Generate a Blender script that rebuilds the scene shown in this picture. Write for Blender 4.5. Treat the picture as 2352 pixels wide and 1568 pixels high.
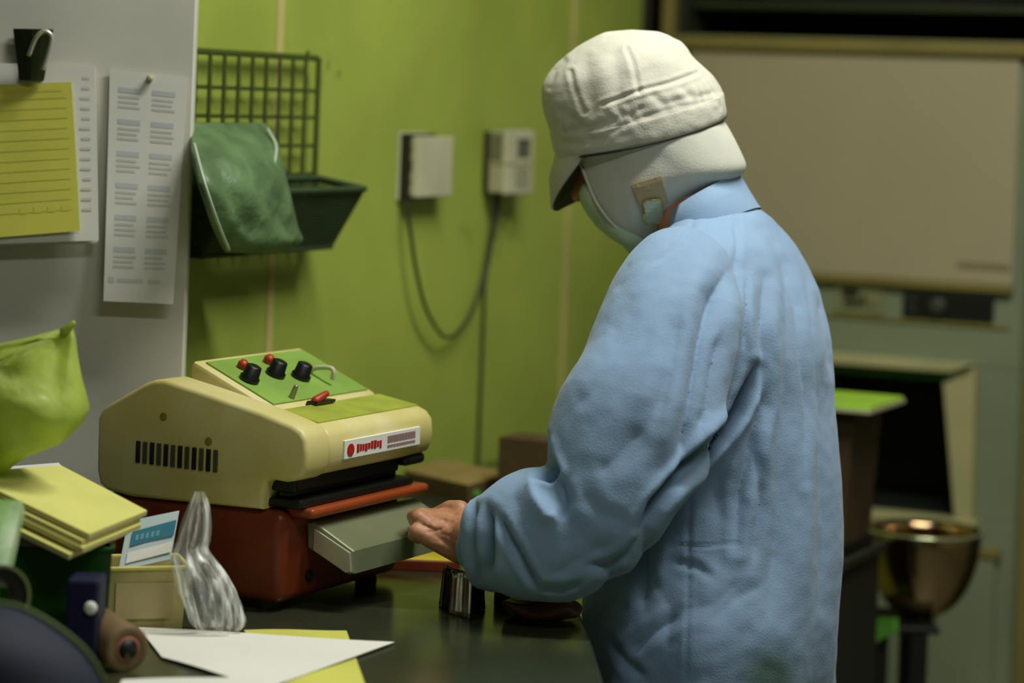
import bpy, bmesh, math, random
import numpy as np
from mathutils import Vector, Matrix, noise

for o in list(bpy.data.objects):
    bpy.data.objects.remove(o)
SC = bpy.context.scene
COL = SC.collection
random.seed(7)

# ------------------------------------------------------------------ camera, world, lights, exposure
F, CX, CY, RO, CZ = 5800.0, 1176.0, 230.0, 0.036, 1.453      # focal length in px, principal point, roll, camera height
cam_d = bpy.data.cameras.new('camera')
cam = bpy.data.objects.new('camera', cam_d)
COL.objects.link(cam)
cam_d.sensor_width = 36.0
cam_d.lens = F / 2352 * 36.0
cam_d.shift_y = -(784.0 - CY) / 2352.0
cam_d.clip_start = 0.05
cam_d.dof.use_dof = True
cam_d.dof.focus_distance = 2.98
cam_d.dof.aperture_fstop = 2.4
cam.matrix_world = Matrix.Translation((0, 0, CZ)) @ Matrix.Rotation(math.pi / 2, 4, 'X') @ Matrix.Rotation(math.atan(RO), 4, 'Z')
SC.camera = cam

world = bpy.data.worlds.new('world')
SC.world = world
world.use_nodes = True
world.node_tree.nodes['Background'].inputs[0].default_value = (0.80, 0.86, 0.78, 1)
world.node_tree.nodes['Background'].inputs[1].default_value = 0.05
SC.view_settings.view_transform = 'Standard'
SC.view_settings.look = 'None'
SC.view_settings.exposure = -0.36
SC.view_settings.gamma = 1.0
SC.view_settings.use_curve_mapping = False
LIGHT_COL = (1.0, 0.99, 0.94)
TUBES = [((0.66, 2.80, 2.85), 54.0), ((0.60, 1.20, 2.85), 17.0)]   # two ceiling fluorescent fixtures, running along x

# ------------------------------------------------------------------ geometry helpers
KR = math.sqrt(1 + RO * RO)
def P(px, py, d):
    u, v = px - CX, py - CY
    return Vector(((u + RO * v) / KR / F * d, d, CZ - (v - RO * u) / KR / F * d))
def proj(v):
    U = v[:, 0] / v[:, 1] * F
    V = (CZ - v[:, 2]) / v[:, 1] * F
    return CX + (U - RO * V) / KR, CY + (V + RO * U) / KR
NW = Vector((0.906308, -0.422618, 0))      # left wall: normal into the room
TW = Vector((0.422618, 0.906308, 0))       # left wall: direction along it, away from the camera
WC = -1.80
def WF(t, h, z):                            # a point t along the left wall, h off it, z up
    return NW * (WC + h) + TW * t + Vector((0, 0, z))
M0 = Vector((-0.24814, 2.91810, 0.85))
ER = Vector((0.475457, 0.879739, 0))
EB = Vector((-0.879739, 0.475457, 0))
def MF(b, r, z):                            # sealing machine frame: b back, r right along its front, z up
    return M0 + EB * b + ER * r + Vector((0, 0, z))
P0 = P(1560, 300, 4.75)
def UF(n, t, z):                            # far unit frame: n to the right along its face, t towards the camera
    q = P0 + NW * n - TW * t
    return Vector((q.x, q.y, z))
def XY(x, y, z): return Vector((x, y, z))

OFF = {}
def root(name, label, cat, loc, group=None):
    o = bpy.data.objects.new(name, None)
    COL.objects.link(o)
    o.location = loc
    o.empty_display_size = 0.05
    OFF[o.name] = Vector(loc)
    o['label'] = label; o['category'] = cat
    if group: o['group'] = group
    return o
def tag(o, label, cat, group=None):
    o['label'] = label; o['category'] = cat
    if group: o['group'] = group
    return o
def mk(name, verts, faces, mat, parent=None, smooth=False, kind=None, label=None):
    vs = [Vector(v) for v in verts]
    if parent is None:
        xs = [v.x for v in vs]; ys = [v.y for v in vs]; zs = [v.z for v in vs]
        off = Vector(((min(xs) + max(xs)) / 2, (min(ys) + max(ys)) / 2, min(zs)))
    else:
        off = OFF[parent.name]
    me = bpy.data.meshes.new(name)
    me.from_pydata([tuple(v - off) for v in vs], [], faces)
    me.validate()
    bm = bmesh.new(); bm.from_mesh(me)
    bmesh.ops.recalc_face_normals(bm, faces=bm.faces[:])
    bm.to_mesh(me); bm.free()
    if smooth:
        me.polygons.foreach_set('use_smooth', [True] * len(me.polygons))
        if smooth == 'auto': me.set_sharp_from_angle(angle=math.radians(36))
    me.update()
    o = bpy.data.objects.new(name, me)
    COL.objects.link(o)
    if mat: me.materials.append(mat)
    if parent is None:
        o.location = off
    else:
        o.parent = parent
    OFF[o.name] = off
    if kind: o['kind'] = kind
    if label: o['label'] = label
    return o
def join(*parts):
    V, Fc = [], []
    for v, f in parts:
        k = len(V)
        V += list(v); Fc += [tuple(i + k for i in q) for q in f]
    return V, Fc
def gbox(fr, a, b, bev=0.0, seg=2):
    """box between corners a and b in the frame fr, edges rounded by bev"""
    bm = bmesh.new()
    bmesh.ops.create_cube(bm, size=1.0)
    for v in bm.verts:
        v.co = Vector([a[i] + (v.co[i] + .5) * (b[i] - a[i]) for i in range(3)])
    if bev > 0:
        bmesh.ops.bevel(bm, geom=bm.edges[:], offset=bev, segments=seg, profile=.5, affect='EDGES')
    V = [fr(*v.co) for v in bm.verts]
    Fc = [tuple(v.index for v in f.verts) for f in bm.faces]
    bm.free()
    return V, Fc
def gprism(fr, poly, a, b, axes='yz', bev=0.0, seg=2):
    """polygon in two frame axes extruded along the third from a to b"""
    bm = bmesh.new()
    def pt(p, w):
        if axes == 'bz': return (p[0], w, p[1])
        if axes == 'xy': return (p[0], p[1], w)
        return (w, p[0], p[1])
    v0 = [bm.verts.new(pt(p, a)) for p in poly]
    v1 = [bm.verts.new(pt(p, b)) for p in poly]
    n = len(poly)
    f0 = bm.faces.new(v0[::-1]); f1 = bm.faces.new(v1)
    for i in range(n):
        bm.faces.new((v0[i], v0[(i + 1) % n], v1[(i + 1) % n], v1[i]))
    bmesh.ops.recalc_face_normals(bm, faces=bm.faces[:])
    if bev > 0:
        es = list(set(list(f0.edges) + list(f1.edges)))
        bmesh.ops.bevel(bm, geom=es, offset=bev, segments=seg, profile=.5, affect='EDGES')
    bm.verts.index_update()
    V = [fr(*v.co) for v in bm.verts]
    Fc = [tuple(v.index for v in f.verts) for f in bm.faces]
    bm.free()
    return V, Fc
def gloft(rings, cap=True, closed=True):
    n = len(rings[0]); V = []; Fc = []
    for r in rings: V += [Vector(p) for p in r]
    for i in range(len(rings) - 1):
        for j in range(n if closed else n - 1):
            k = (j + 1) % n
            Fc.append((i * n + j, i * n + k, (i + 1) * n + k, (i + 1) * n + j))
    if cap:
        Fc.append(tuple(range(n))[::-1]); Fc.append(tuple(range((len(rings) - 1) * n, len(rings) * n)))
    return V, Fc
def fine(g, sub=5, n=None):
    """resample the rings of a loft smoothly along its length"""
    cols = list(zip(*g))
    cols = [smoothpath(c, sub) for c in cols]
    return [list(r) for r in zip(*cols)]
def smoothpath(pts, sub=6):
    out = []
    n = len(pts)
    pts = [Vector(p) for p in pts]
    for i in range(n - 1):
        p0 = pts[max(i - 1, 0)]; p1 = pts[i]; p2 = pts[i + 1]; p3 = pts[min(i + 2, n - 1)]
        for k in range(sub):
            t = k / sub
            out.append(.5 * ((2 * p1) + (p2 - p0) * t + (2 * p0 - 5 * p1 + 4 * p2 - p3) * t * t + (3 * p1 - p0 - 3 * p2 + p3) * t ** 3))
    out.append(pts[-1])
    return out
def gtube(path, r, n=8, sub=0):
    if sub: path = smoothpath(path, sub)
    path = [Vector(p) for p in path]
    rings = []
    ref = None
    for i, p in enumerate(path):
        d = (path[min(i + 1, len(path) - 1)] - path[max(i - 1, 0)]).normalized()
        if ref is None:
            ref = Vector((0, 0, 1)) if abs(d.z) < .9 else Vector((1, 0, 0))
        a = (ref - d * ref.dot(d)).normalized(); ref = a
        b = d.cross(a)
        rr = r[i] if isinstance(r, (list, tuple)) else r
        rings.append([p + (a * math.cos(2 * math.pi * k / n) + b * math.sin(2 * math.pi * k / n)) * rr for k in range(n)])
    return gloft(rings)
def gcap(p, q, r1, r2, n=14, m=5):
    """tapered capsule"""
    p, q = Vector(p), Vector(q)
    d = (q - p).normalized()
    ref = Vector((0, 0, 1)) if abs(d.z) < .9 else Vector((1, 0, 0))
    a = (ref - d * ref.dot(d)).normalized(); b = d.cross(a)
    rings = []
    for i in range(m + 1):
        t = math.pi / 2 * (i / m) * .97 + .04
        rings.append((p - d * r1 * math.cos(t), r1 * math.sin(t)))
    for i in range(m + 1):
        t = math.pi / 2 * (1 - i / m) * .97 + .04
        rings.append((q + d * r2 * math.cos(t), r2 * math.sin(t)))
    return gloft([[c + (a * math.cos(2 * math.pi * k / n) + b * math.sin(2 * math.pi * k / n)) * rr for k in range(n)] for c, rr in rings])
def gell(c, ax, ay, az, n=20, m=12):
    c = Vector(c); ax, ay, az = Vector(ax), Vector(ay), Vector(az)
    rings = []
    for i in range(m + 1):
        t = math.pi * (.015 + .97 * i / m)
        rings.append([c + az * math.cos(t) + (ax * math.cos(2 * math.pi * k / n) + ay * math.sin(2 * math.pi * k / n)) * math.sin(t) for k in range(n)])
    return gloft(rings)
def glathe(c, axis, prof, n=32, cap=True):
    c = Vector(c); d = Vector(axis).normalized()
    ref = Vector((0, 0, 1)) if abs(d.z) < .9 else Vector((1, 0, 0))
    a = (ref - d * ref.dot(d)).normalized(); b = d.cross(a)
    return gloft([[c + d * h + (a * math.cos(2 * math.pi * k / n) + b * math.sin(2 * math.pi * k / n)) * r for k in range(n)] for r, h in prof], cap=cap)
def gslab(quad, th, nu=1, nv=1, bend=None):
    """sheet over four corners with thickness th along its normal (downwards/backwards)"""
    q = [Vector(p) for p in quad]
    nrm = (q[1] - q[0]).cross(q[3] - q[0]).normalized()
    top = []
    for j in range(nv + 1):
        for i in range(nu + 1):
            u, v = i / nu, j / nv
            p = q[0] * (1 - u) * (1 - v) + q[1] * u * (1 - v) + q[2] * u * v + q[3] * (1 - u) * v
            if bend: p = p + bend(u, v)
            top.append(p)
    N = len(top); V = top + [p - nrm * th for p in top]; Fc = []
    w = nu + 1
    for j in range(nv):
        for i in range(nu):
            a = j * w + i
            Fc.append((a, a + 1, a + w + 1, a + w)); Fc.append((N + a, N + a + w, N + a + w + 1, N + a + 1))
    for i in range(nu):
        Fc.append((i, N + i, N + i + 1, i + 1)); a = nv * w + i; Fc.append((a, a + 1, N + a + 1, N + a))
    for j in range(nv):
        a = j * w; Fc.append((a, a + w, N + a + w, N + a)); a = j * w + nu; Fc.append((a, N + a, N + a + w, a + w))
    return V, Fc
def remesh(parts, vox, it=4, fac=.5):
    V, Fc = join(*parts)
    me = bpy.data.meshes.new('tmp'); me.from_pydata([tuple(v) for v in V], [], Fc)
    bm = bmesh.new(); bm.from_mesh(me); bmesh.ops.recalc_face_normals(bm, faces=bm.faces[:]); bm.to_mesh(me); bm.free()
    o = bpy.data.objects.new('tmp', me); COL.objects.link(o)
    m = o.modifiers.new('r', 'REMESH'); m.mode = 'VOXEL'; m.voxel_size = vox
    s = o.modifiers.new('s', 'SMOOTH'); s.factor = fac; s.iterations = it
    dg = bpy.context.evaluated_depsgraph_get()
    ev = o.evaluated_get(dg).to_mesh()
    v = np.zeros(len(ev.vertices) * 3); ev.vertices.foreach_get('co', v); v = v.reshape(-1, 3)
    nn = np.zeros(len(ev.vertices) * 3); ev.vertices.foreach_get('normal', nn); nn = nn.reshape(-1, 3)
    f = [tuple(p.vertices) for p in ev.polygons]
    o.evaluated_get(dg).to_mesh_clear()
    bpy.data.objects.remove(o); bpy.data.meshes.remove(me)
    return v, nn, f

# ------------------------------------------------------------------ materials
def lin(c):
    return tuple(((x / 255) / 12.92 if x / 255 <= .04045 else ((x / 255 + .055) / 1.055) ** 2.4) for x in c)
MATS = {}
def mat(name, c, rough=.6, metal=0.0, var=.12, vs=6.0, bump=0.0, bs=150.0, trans=0.0, alpha=1.0, c2=None, sheen=0.0, ior=1.45, transl=0.0):
    if name in MATS: return MATS[name]
    m = bpy.data.materials.new(name); m.use_nodes = True
    nt = m.node_tree; b = nt.nodes['Principled BSDF']
    tc = nt.nodes.new('ShaderNodeTexCoord')
    nz = nt.nodes.new('ShaderNodeTexNoise'); nz.inputs['Scale'].default_value = vs; nz.inputs['Detail'].default_value = 5
    nt.links.new(tc.outputs['Object'], nz.inputs['Vector'])
    rp = nt.nodes.new('ShaderNodeValToRGB')
    l = lin(c); l2 = lin(c2) if c2 else tuple(x * (1 - var) for x in l)
    hi = l if c2 else tuple(min(1, x * (1 + var * .6)) for x in l)
    rp.color_ramp.elements[0].position = .35; rp.color_ramp.elements[1].position = .65
    rp.color_ramp.elements[0].color = (*l2, 1); rp.color_ramp.elements[1].color = (*hi, 1)
    nt.links.new(nz.outputs['Fac'], rp.inputs['Fac'])
    nt.links.new(rp.outputs['Color'], b.inputs['Base Color'])
    b.inputs['Roughness'].default_value = rough; b.inputs['Metallic'].default_value = metal
    b.inputs['IOR'].default_value = ior
    b.inputs['Transmission Weight'].default_value = trans; b.inputs['Alpha'].default_value = alpha
    b.inputs['Sheen Weight'].default_value = sheen
    if bump > 0:
        n2 = nt.nodes.new('ShaderNodeTexNoise'); n2.inputs['Scale'].default_value = bs; n2.inputs['Detail'].default_value = 3
        nt.links.new(tc.outputs['Object'], n2.inputs['Vector'])
        bp = nt.nodes.new('ShaderNodeBump'); bp.inputs['Strength'].default_value = bump; bp.inputs['Distance'].default_value = .01
        nt.links.new(n2.outputs['Fac'], bp.inputs['Height']); nt.links.new(bp.outputs['Normal'], b.inputs['Normal'])
    if transl > 0:
        tr = nt.nodes.new('ShaderNodeBsdfTranslucent'); mx = nt.nodes.new('ShaderNodeMixShader')
        nt.links.new(rp.outputs['Color'], tr.inputs['Color']); mx.inputs[0].default_value = transl
        nt.links.new(b.outputs[0], mx.inputs[1]); nt.links.new(tr.outputs[0], mx.inputs[2])
        nt.links.new(mx.outputs[0], nt.nodes['Material Output'].inputs['Surface'])
    MATS[name] = m
    return m
def emit(name, c, s):
    m = bpy.data.materials.new(name); m.use_nodes = True
    b = m.node_tree.nodes['Principled BSDF']
    b.inputs['Emission Color'].default_value = (*c, 1); b.inputs['Emission Strength'].default_value = s
    return m

m_green = mat('green wall paint', (160, 176, 74), .45, var=.16, vs=3.0, bump=.05, bs=40)
m_joint = mat('cream joint strip', (190, 180, 110), .5)
m_grey = mat('grey painted panel', (212, 211, 196), .5, var=.10, vs=5)
m_floor = mat('grey green floor', (92, 96, 78), .5, vs=3)
m_ceil = mat('off white ceiling', (205, 206, 190), .8)
m_shadewall = mat('shade olive wall', (30, 33, 16), .7)  # near-black: shade of the unlit opening put into the colour
m_plain = mat('dull wall', (120, 122, 100), .7)
m_table = mat('dark steel table top', (98, 106, 78), .20, metal=.75, var=.25, vs=4)
m_steel = mat('table leg steel', (120, 122, 112), .35, metal=.8)
m_cream = mat('aged cream enamel', (214, 206, 150), .45, var=.12, vs=9, c2=(200, 188, 112))
m_red = mat('red brown enamel', (112, 44, 17), .42, var=.2, vs=7)
m_orange = mat('orange lip enamel', (140, 62, 22), .4)
m_black = mat('black plastic', (18, 19, 15), .45)
m_vent = mat('vent recess', (70, 72, 52), .6)
m_panelgreen = mat('green control panel', (134, 168, 76), .4, var=.15, vs=14)
m_knob = mat('black knob', (14, 15, 12), .4)
m_redknob = mat('red knob cap', (170, 52, 22), .4)
m_silver = mat('grey green steel', (150, 158, 120), .35, metal=.55, var=.15)
m_white = mat('white paper', (226, 226, 214), .7, var=.04)
m_print = mat('pale printed ink', (202, 203, 194), .7)
m_printb = mat('pale blue ink', (196, 204, 204), .7)
m_yel = mat('yellow paper', (206, 206, 84), .7, var=.06, vs=12)
m_yline = mat('yellow ruled ink', (204, 203, 82), .7)
m_lime = mat('lime plastic film', (204, 224, 104), .40, var=.25, vs=10, transl=.45, bump=.35, bs=25)
m_pad = mat('pale yellow pad', (214, 212, 118), .65, var=.06, vs=10)
m_padedge = mat('cream page edges', (186, 178, 118), .75, var=.15, vs=40)
m_jacket = mat('blue cotton', (132, 161, 190), .85, var=.07, vs=9, bump=.10, bs=420, sheen=.15)
m_cap = mat('off white cotton', (204, 202, 184), .85, var=.06, vs=16, bump=.12, bs=380)
m_hood = mat('thin white cotton', (198, 199, 184), .85, var=.06, vs=12, bump=.10, bs=380)
m_mask = mat('pale green mask cloth', (176, 196, 164), .85, var=.08, vs=20)
m_skin = mat('skin', (178, 126, 92), .5, var=.14, vs=24, bump=.08, bs=220)
m_eye = mat('dark eye', (20, 14, 10), .3)
m_brow = mat('dark hair', (24, 18, 14), .6)
m_tan = mat('tan hook and loop patch', (178, 160, 120), .85)
m_buckle = mat('pale buckle', (190, 196, 164), .3, metal=.3)
m_trous = mat('navy trousers', (40, 46, 60), .85)
m_shoe = mat('white work shoe', (190, 190, 182), .5)
m_wire = mat('dark green wire', (82, 96, 42), .45, metal=.3)
m_mesh = mat('dark basket mesh', (62, 78, 50), .5, metal=.2)
m_gbag = mat('grey green plastic bag', (112, 142, 96), .42, var=.35, vs=16, transl=.3, bump=.5, bs=35)
m_boxw = mat('aged white plastic', (196, 194, 160), .45)
m_boxg = mat('grey cream plastic', (170, 168, 128), .5)
m_dark = mat('dark bracket', (40, 38, 22), .5)
m_scr = mat('grey display', (86, 92, 76), .3)
m_cord = mat('dark cable', (48, 54, 34), .5)
m_card = mat('brown cardboard', (142, 120, 66), .8, var=.12, vs=15)
m_carddark_shade = mat('dark brown carton', (86, 68, 36), .8, var=.12, vs=15)  # own colour of the upright carton, painted shade on the flat one
m_foil = mat('silver foil', (206, 208, 198), .22, metal=.95, var=.1)
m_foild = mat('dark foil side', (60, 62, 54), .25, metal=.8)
m_ytop = mat('yellow card', (224, 196, 60), .6)
m_redb = mat('dark red card', (126, 46, 14), .6)
m_leather = mat('dark brown leather', (92, 58, 32), .45, var=.25, vs=20, bump=.2, bs=90)
m_navy = mat('navy fabric', (30, 36, 52), .75, var=.2)
m_navyb = mat('navy plastic', (26, 28, 60), .4)
m_teal = mat('teal print', (44, 118, 136), .6)
m_cardw = mat('pale blue white card', (190, 208, 204), .6)
m_beige = mat('beige carton', (198, 186, 124), .7, var=.14, vs=18)
m_dgreen = mat('dark green plastic', (26, 72, 14), .3)
m_wgreen = mat('white and green packet', (190, 204, 176), .4, c2=(110, 160, 60), vs=26)
m_clear = mat('clear film', (244, 247, 240), .08, var=.03)
_n = m_clear.node_tree; _t = _n.nodes.new('ShaderNodeTexCoord'); _m = _n.nodes.new('ShaderNodeMapping'); _m.inputs['Scale'].default_value = (80, 80, 7); _m.inputs['Rotation'].default_value = (0, .35, 0)
_z = _n.nodes.new('ShaderNodeTexNoise'); _z.inputs['Scale'].default_value = 1.0; _z.inputs['Detail'].default_value = 3
_r = _n.nodes.new('ShaderNodeMapRange'); _r.inputs[1].default_value = .50; _r.inputs[2].default_value = .70; _r.inputs[3].default_value = .14; _r.inputs[4].default_value = .95
_n.links.new(_t.outputs['Object'], _m.inputs['Vector']); _n.links.new(_m.outputs[0], _z.inputs['Vector']); _n.links.new(_z.outputs['Fac'], _r.inputs[0]); _n.links.new(_r.outputs[0], _n.nodes['Principled BSDF'].inputs['Alpha'])
m_wood = mat('pale brown tube', (118, 96, 62), .7, var=.2, vs=16)
m_pink = mat('pinkish brown core', (150, 92, 72), .6)
m_board = mat('beige grey board', (164, 154, 122), .5, var=.05, vs=3)
m_unit = mat('grey green unit enamel', (124, 134, 104), .45, var=.08)
m_olive = mat('olive brass trim', (122, 112, 58), .45, var=.15)
m_hatch_in = mat('dark hatch interior', (16, 22, 10), .6)  # near-black green on the inner faces of the hatch
m_frame = mat('pale frame', (176, 172, 122), .4)
m_bin = mat('brown container', (70, 54, 30), .6, var=.2, vs=14)
m_lid = mat('bright green lid', (150, 196, 48), .35)
m_bowl = mat('polished steel bowl', (190, 160, 120), .14, metal=1.0)
m_dcab = mat('dark cabinet enamel', (44, 46, 34), .5)
m_cloth = mat('green cloth', (70, 130, 30), .8, var=.2, vs=30)
m_fixture = mat('white fixture', (220, 220, 214), .5)

# ------------------------------------------------------------------ the room
def struct(o):
    o['kind'] = 'structure'; return o
ZC = 2.95
struct(mk('floor', *gbox(XY, (-1.8, -1.2, -.05), (2.4, 6.2, 0)), m_floor))
struct(mk('ceiling', *gbox(XY, (-1.8, -1.2, ZC), (2.4, 6.2, ZC + .05)), m_ceil))
struct(mk('wall_right', *gbox(XY, (2.0, -1.2, 0), (2.06, 6.2, ZC)), m_plain))
struct(mk('wall_back', *gbox(XY, (-1.8, -1.26, 0), (2.06, -1.2, ZC)), m_plain))
struct(mk('wall_far', *gbox(UF, (-.7, -.95, 0), (1.35, -.90, ZC)), m_shadewall))

# green wall: backing, three panels and two cream joint strips
T_A, T_B = 2.73, 4.43
wl = struct(mk('wall_left', *gbox(WF, (T_A, -.05, 0), (T_B, -.008, ZC)), m_shadewall))
for a, b in ((T_A, 3.071), (3.089, 4.104), (4.120, T_B)):
    mk('wall_panel', *gbox(WF, (a, -.008, 0), (b, 0, ZC), .0015, 1), m_green, wl)
for a in (3.080, 4.112):
    mk('joint_strip', *gbox(WF, (a - .009, -.006, 0), (a + .009, .002, ZC), .001, 1), m_joint, wl)
def stain(m, at, r0, r1, c, k, sc):
    """a scuff of its own shape in the paint around the point at (object coordinates)"""
    nt = m.node_tree; bs = nt.nodes['Principled BSDF']
    tc = nt.nodes.new('ShaderNodeTexCoord'); vd = nt.nodes.new('ShaderNodeVectorMath'); vd.operation = 'DISTANCE'
    nz = nt.nodes.new('ShaderNodeTexNoise'); nz.inputs['Scale'].default_value = sc; nz.inputs['Detail'].default_value = 4
    vd.inputs[1].default_value = at; nt.links.new(tc.outputs['Object'], vd.inputs[0]); nt.links.new(tc.outputs['Object'], nz.inputs['Vector'])
    mr = nt.nodes.new('ShaderNodeMapRange'); mr.inputs[1].default_value = r0; mr.inputs[2].default_value = r1; mr.inputs[3].default_value = 1; mr.inputs[4].default_value = 0
    nt.links.new(vd.outputs['Value'], mr.inputs[0])
    n2 = nt.nodes.new('ShaderNodeMapRange'); n2.inputs[1].default_value = .48; n2.inputs[2].default_value = .62; n2.inputs[4].default_value = k
    nt.links.new(nz.outputs['Fac'], n2.inputs[0])
    mu = nt.nodes.new('ShaderNodeMath'); mu.operation = 'MULTIPLY'; nt.links.new(mr.outputs[0], mu.inputs[0]); nt.links.new(n2.outputs[0], mu.inputs[1])
    mx = nt.nodes.new('ShaderNodeMix'); mx.data_type = 'RGBA'
    nt.links.new(mu.outputs[0], mx.inputs[0]); nt.links.new(bs.inputs['Base Color'].links[0].from_socket, mx.inputs[6]); mx.inputs[7].default_value = (*lin(c), 1)
    nt.links.new(mx.outputs[2], bs.inputs['Base Color'])
for t_, z_, r_ in ((3.70, 1.235, .03), (3.86, 1.245, .05), (3.83, 1.215, .03), (3.215, 1.488, .03), (3.25, 1.49, .02)):
    stain(m_green, WF(t_, 0, z_) - OFF[wl.name], .004, r_, (60, 84, 30), .8, 60)
struct(mk('trim_1', *gbox(WF, (T_B, -.05, 0), (T_B + .03, .012, ZC), .003), m_dark))
# grey partition that the papers hang on
wp = struct(mk('wall_partition', *gbox(XY, (-1.75, 3.22, 0), (-.4065, 3.245, ZC), .002, 1), m_grey))

# fluorescent fixtures on the ceiling
for i, (loc, w) in enumerate(TUBES):
    r = root('ceiling_light', ('white fluorescent batten over the work table', 'white fluorescent batten over the open floor')[i], 'light', (loc[0], loc[1], ZC), 'ceiling battens')
    mk('housing', *gbox(XY, (loc[0] - .62, loc[1] - .07, loc[2] + .045), (loc[0] + .62, loc[1] + .07, ZC), .006), m_fixture, r)
    for s in (-.035, .035):
        mk('tube', *gtube([(loc[0] - .58, loc[1] + s, loc[2] + .028), (loc[0] + .58, loc[1] + s, loc[2] + .028)], .014, 12), emit('tube glow', LIGHT_COL, 6.0), r, True)
    ld = bpy.data.lights.new('tube light', 'AREA'); ld.shape = 'RECTANGLE'; ld.size = 1.16; ld.size_y = .11
    ld.energy = w; ld.color = LIGHT_COL
    lo = bpy.data.objects.new('tube light', ld); COL.objects.link(lo); lo.parent = r
    lo.location = (0, 0, loc[2] - .005 - ZC)

# ------------------------------------------------------------------ work table
ZT = .85
tpoly = [(-1.30, 2.15), (.135, 2.15), (.118, 2.63), (.109, 2.90), (.094, 3.10), (.084, 3.35), (.10, 4.10), WF(4.05, .004, 0)[:2], WF(2.755, .004, 0)[:2], (-.4865 + .0, 3.214), (-1.30, 3.214)]
t = root('work_table', 'dark glossy steel work table running along the green wall', 'table', (-.45, 2.9, 0))
mk('table_top', *gprism(XY, tpoly, ZT - .035, ZT, 'xy', .004), m_table, t)
for x, y in ((-1.22, 2.22), (.05, 2.22), (-1.22, 3.14), (.02, 3.95)):
    mk('leg', *gbox(XY, (x - .02, y - .02, 0), (x + .02, y + .02, ZT - .035), .003), m_steel, t)

# ------------------------------------------------------------------ sealing machine
s = root('sealing_machine', 'cream and red bag sealing machine with green sloping control panel', 'machine', M0)
mk('base', *gbox(MF, (0, 0, .010), (.255, .268, .117), .012, 3), m_red, s, 'auto')
for b, r in ((.03, .03), (.03, .24), (.225, .03), (.225, .24)):
    mk('foot', *glathe(MF(b, r, 0), (0, 0, 1), ((.014, 0), (.013, .012)), 14), m_black, s)
mk('base_lip', *gbox(MF, (-.028, .022, .109), (.012, .290, .121), .005, 3), m_orange, s, 'auto')
mk('seal_bed', *gbox(MF, (-.018, .010, .121), (.10, .268, .131), .003), m_black, s)
mk('heater_bar', *gbox(MF, (.002, .02, .131), (.02, .258, .139), .002), m_foild, s)
mk('jaw_column', *gbox(MF, (.035, .012, .117), (.24, .265, .165), .004), m_black, s)
mk('upper_jaw', *gbox(MF, (-.010, .012, .139), (.05, .245, .168), .004), m_black, s)
side = [(.262, .124), (.267, .140), (.268, .202), (.262, .213), (.250, .222), (.200, .250), (.187, .255), (.172, .257), (.115, .247), (.034, .231), (-.012, .2195),
        (-.024, .214), (-.031, .204), (-.033, .188), (-.032, .172), (-.027, .161), (-.018, .156), (-.005, .153), (.014, .154), (.021, .150), (.024, .142), (.027, .118), (.215, .113), (.25, .117)]
hs = mk('housing_cheek', *gprism(MF, side, -.004, .048, 'bz', .006, 3), m_cream, s, 'auto')
front = [(.25, .150), (.25, .215), (.19, .222), (.052, .2255), (-.012, .2165), (-.023, .212), (-.031, .203), (-.033, .188), (-.032, .174), (-.027, .163), (-.018, .158), (.02, .156)]
hb = mk('housing', *gprism(MF, front, .044, .288, 'bz', .007, 3), m_cream, s, 'auto')
mk('right_end_foot', *gbox(MF, (-.024, .240, .146), (.03, .286, .160), .006, 2), m_black, s)
wedge = [(.172, .214), (.172, .270), (.168, .2745), (.160, .272), (.056, .2285), (.050, .2225), (.050, .214)]
cw = mk('control_box', *gprism(MF, wedge, .050, .286, 'bz', .004, 2), m_cream, s, 'auto')
def top(b, r, h=0.0):                       # point on the sloping panel
    k = (.160 - b) / (.160 - .056)
    nrm = EB * -.386 + Vector((0, 0, .922))
    return MF(b, r, .272 + (.2285 - .272) * k) + nrm * h
q = [top(.060, .064, .0022), top(.060, .276, .0022), top(.160, .276, .0022), top(.160, .064, .0022)]
gp = mk('control_panel', *gslab(q, .0022), m_panelgreen, s)
q = [MF(.046, .058, .2262 + .0006), MF(-.012, .052, .2172 + .0006), MF(-.012, .282, .2172 + .0006), MF(.046, .282, .2262 + .0006)]
mk('front_strip', *gslab(q, .0012), mat('worn yellow green strip', (156, 166, 62), .45, var=.2, vs=20), s)
nrm = (EB * -.386 + Vector((0, 0, .922))).normalized()
def planepx(px, py, p0, n):
    ry = P(px, py, 1.0) - Vector((0, 0, CZ)); o = Vector((0, 0, CZ))
    return o + ry * ((Vector(p0) - o).dot(n) / ry.dot(n))
for px, py, cap in ((572, 872, True), (632, 860, True), (690, 866, False)):
    c = planepx(px, py, top(.1, .1, .003), nrm)
    k = mk('knob', *glathe(c, nrm, ((.0125, 0), (.0125, .004), (.0105, .006), (.0095, .018), (.006, .0195)), 20), m_knob, s, True)
    if cap:
        c2 = planepx(px - 16, py - 28, top(.1, .1, .003), nrm)
        mk('indicator_lamp', *glathe(c2, nrm, ((.007, 0), (.007, .006), (.004, .010)), 14), m_redknob, s, True)
c = planepx(735, 925, top(.1, .1, .003), nrm)
mk('lever_switch', *gcap(c + nrm * .004 - ER * .012, c + nrm * .012 + ER * .006, .006, .004), m_redknob, s, True)
mk('switch_base', *gbox(lambda x, y, z: c + ER * x + EB * y + nrm * z, (-.020, -.008, -.001), (.022, .008, .004), .001), m_knob, s)
c = planepx(735, 868, top(.1, .1, .003), nrm)
mk('panel_handle', *gtube([c - ER * .0 + EB * .018, c + nrm * .012 + EB * .014, c + nrm * .015 - EB * .008, c + nrm * .010 - EB * .016, c - EB * .018], .003, 8, 5), m_boxw, s, True)
c = planepx(670, 912, top(.1, .1, .003), nrm)
mk('toggle', *gcap(c, c + nrm * .014, .004, .003), m_silver, s, True)
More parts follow.
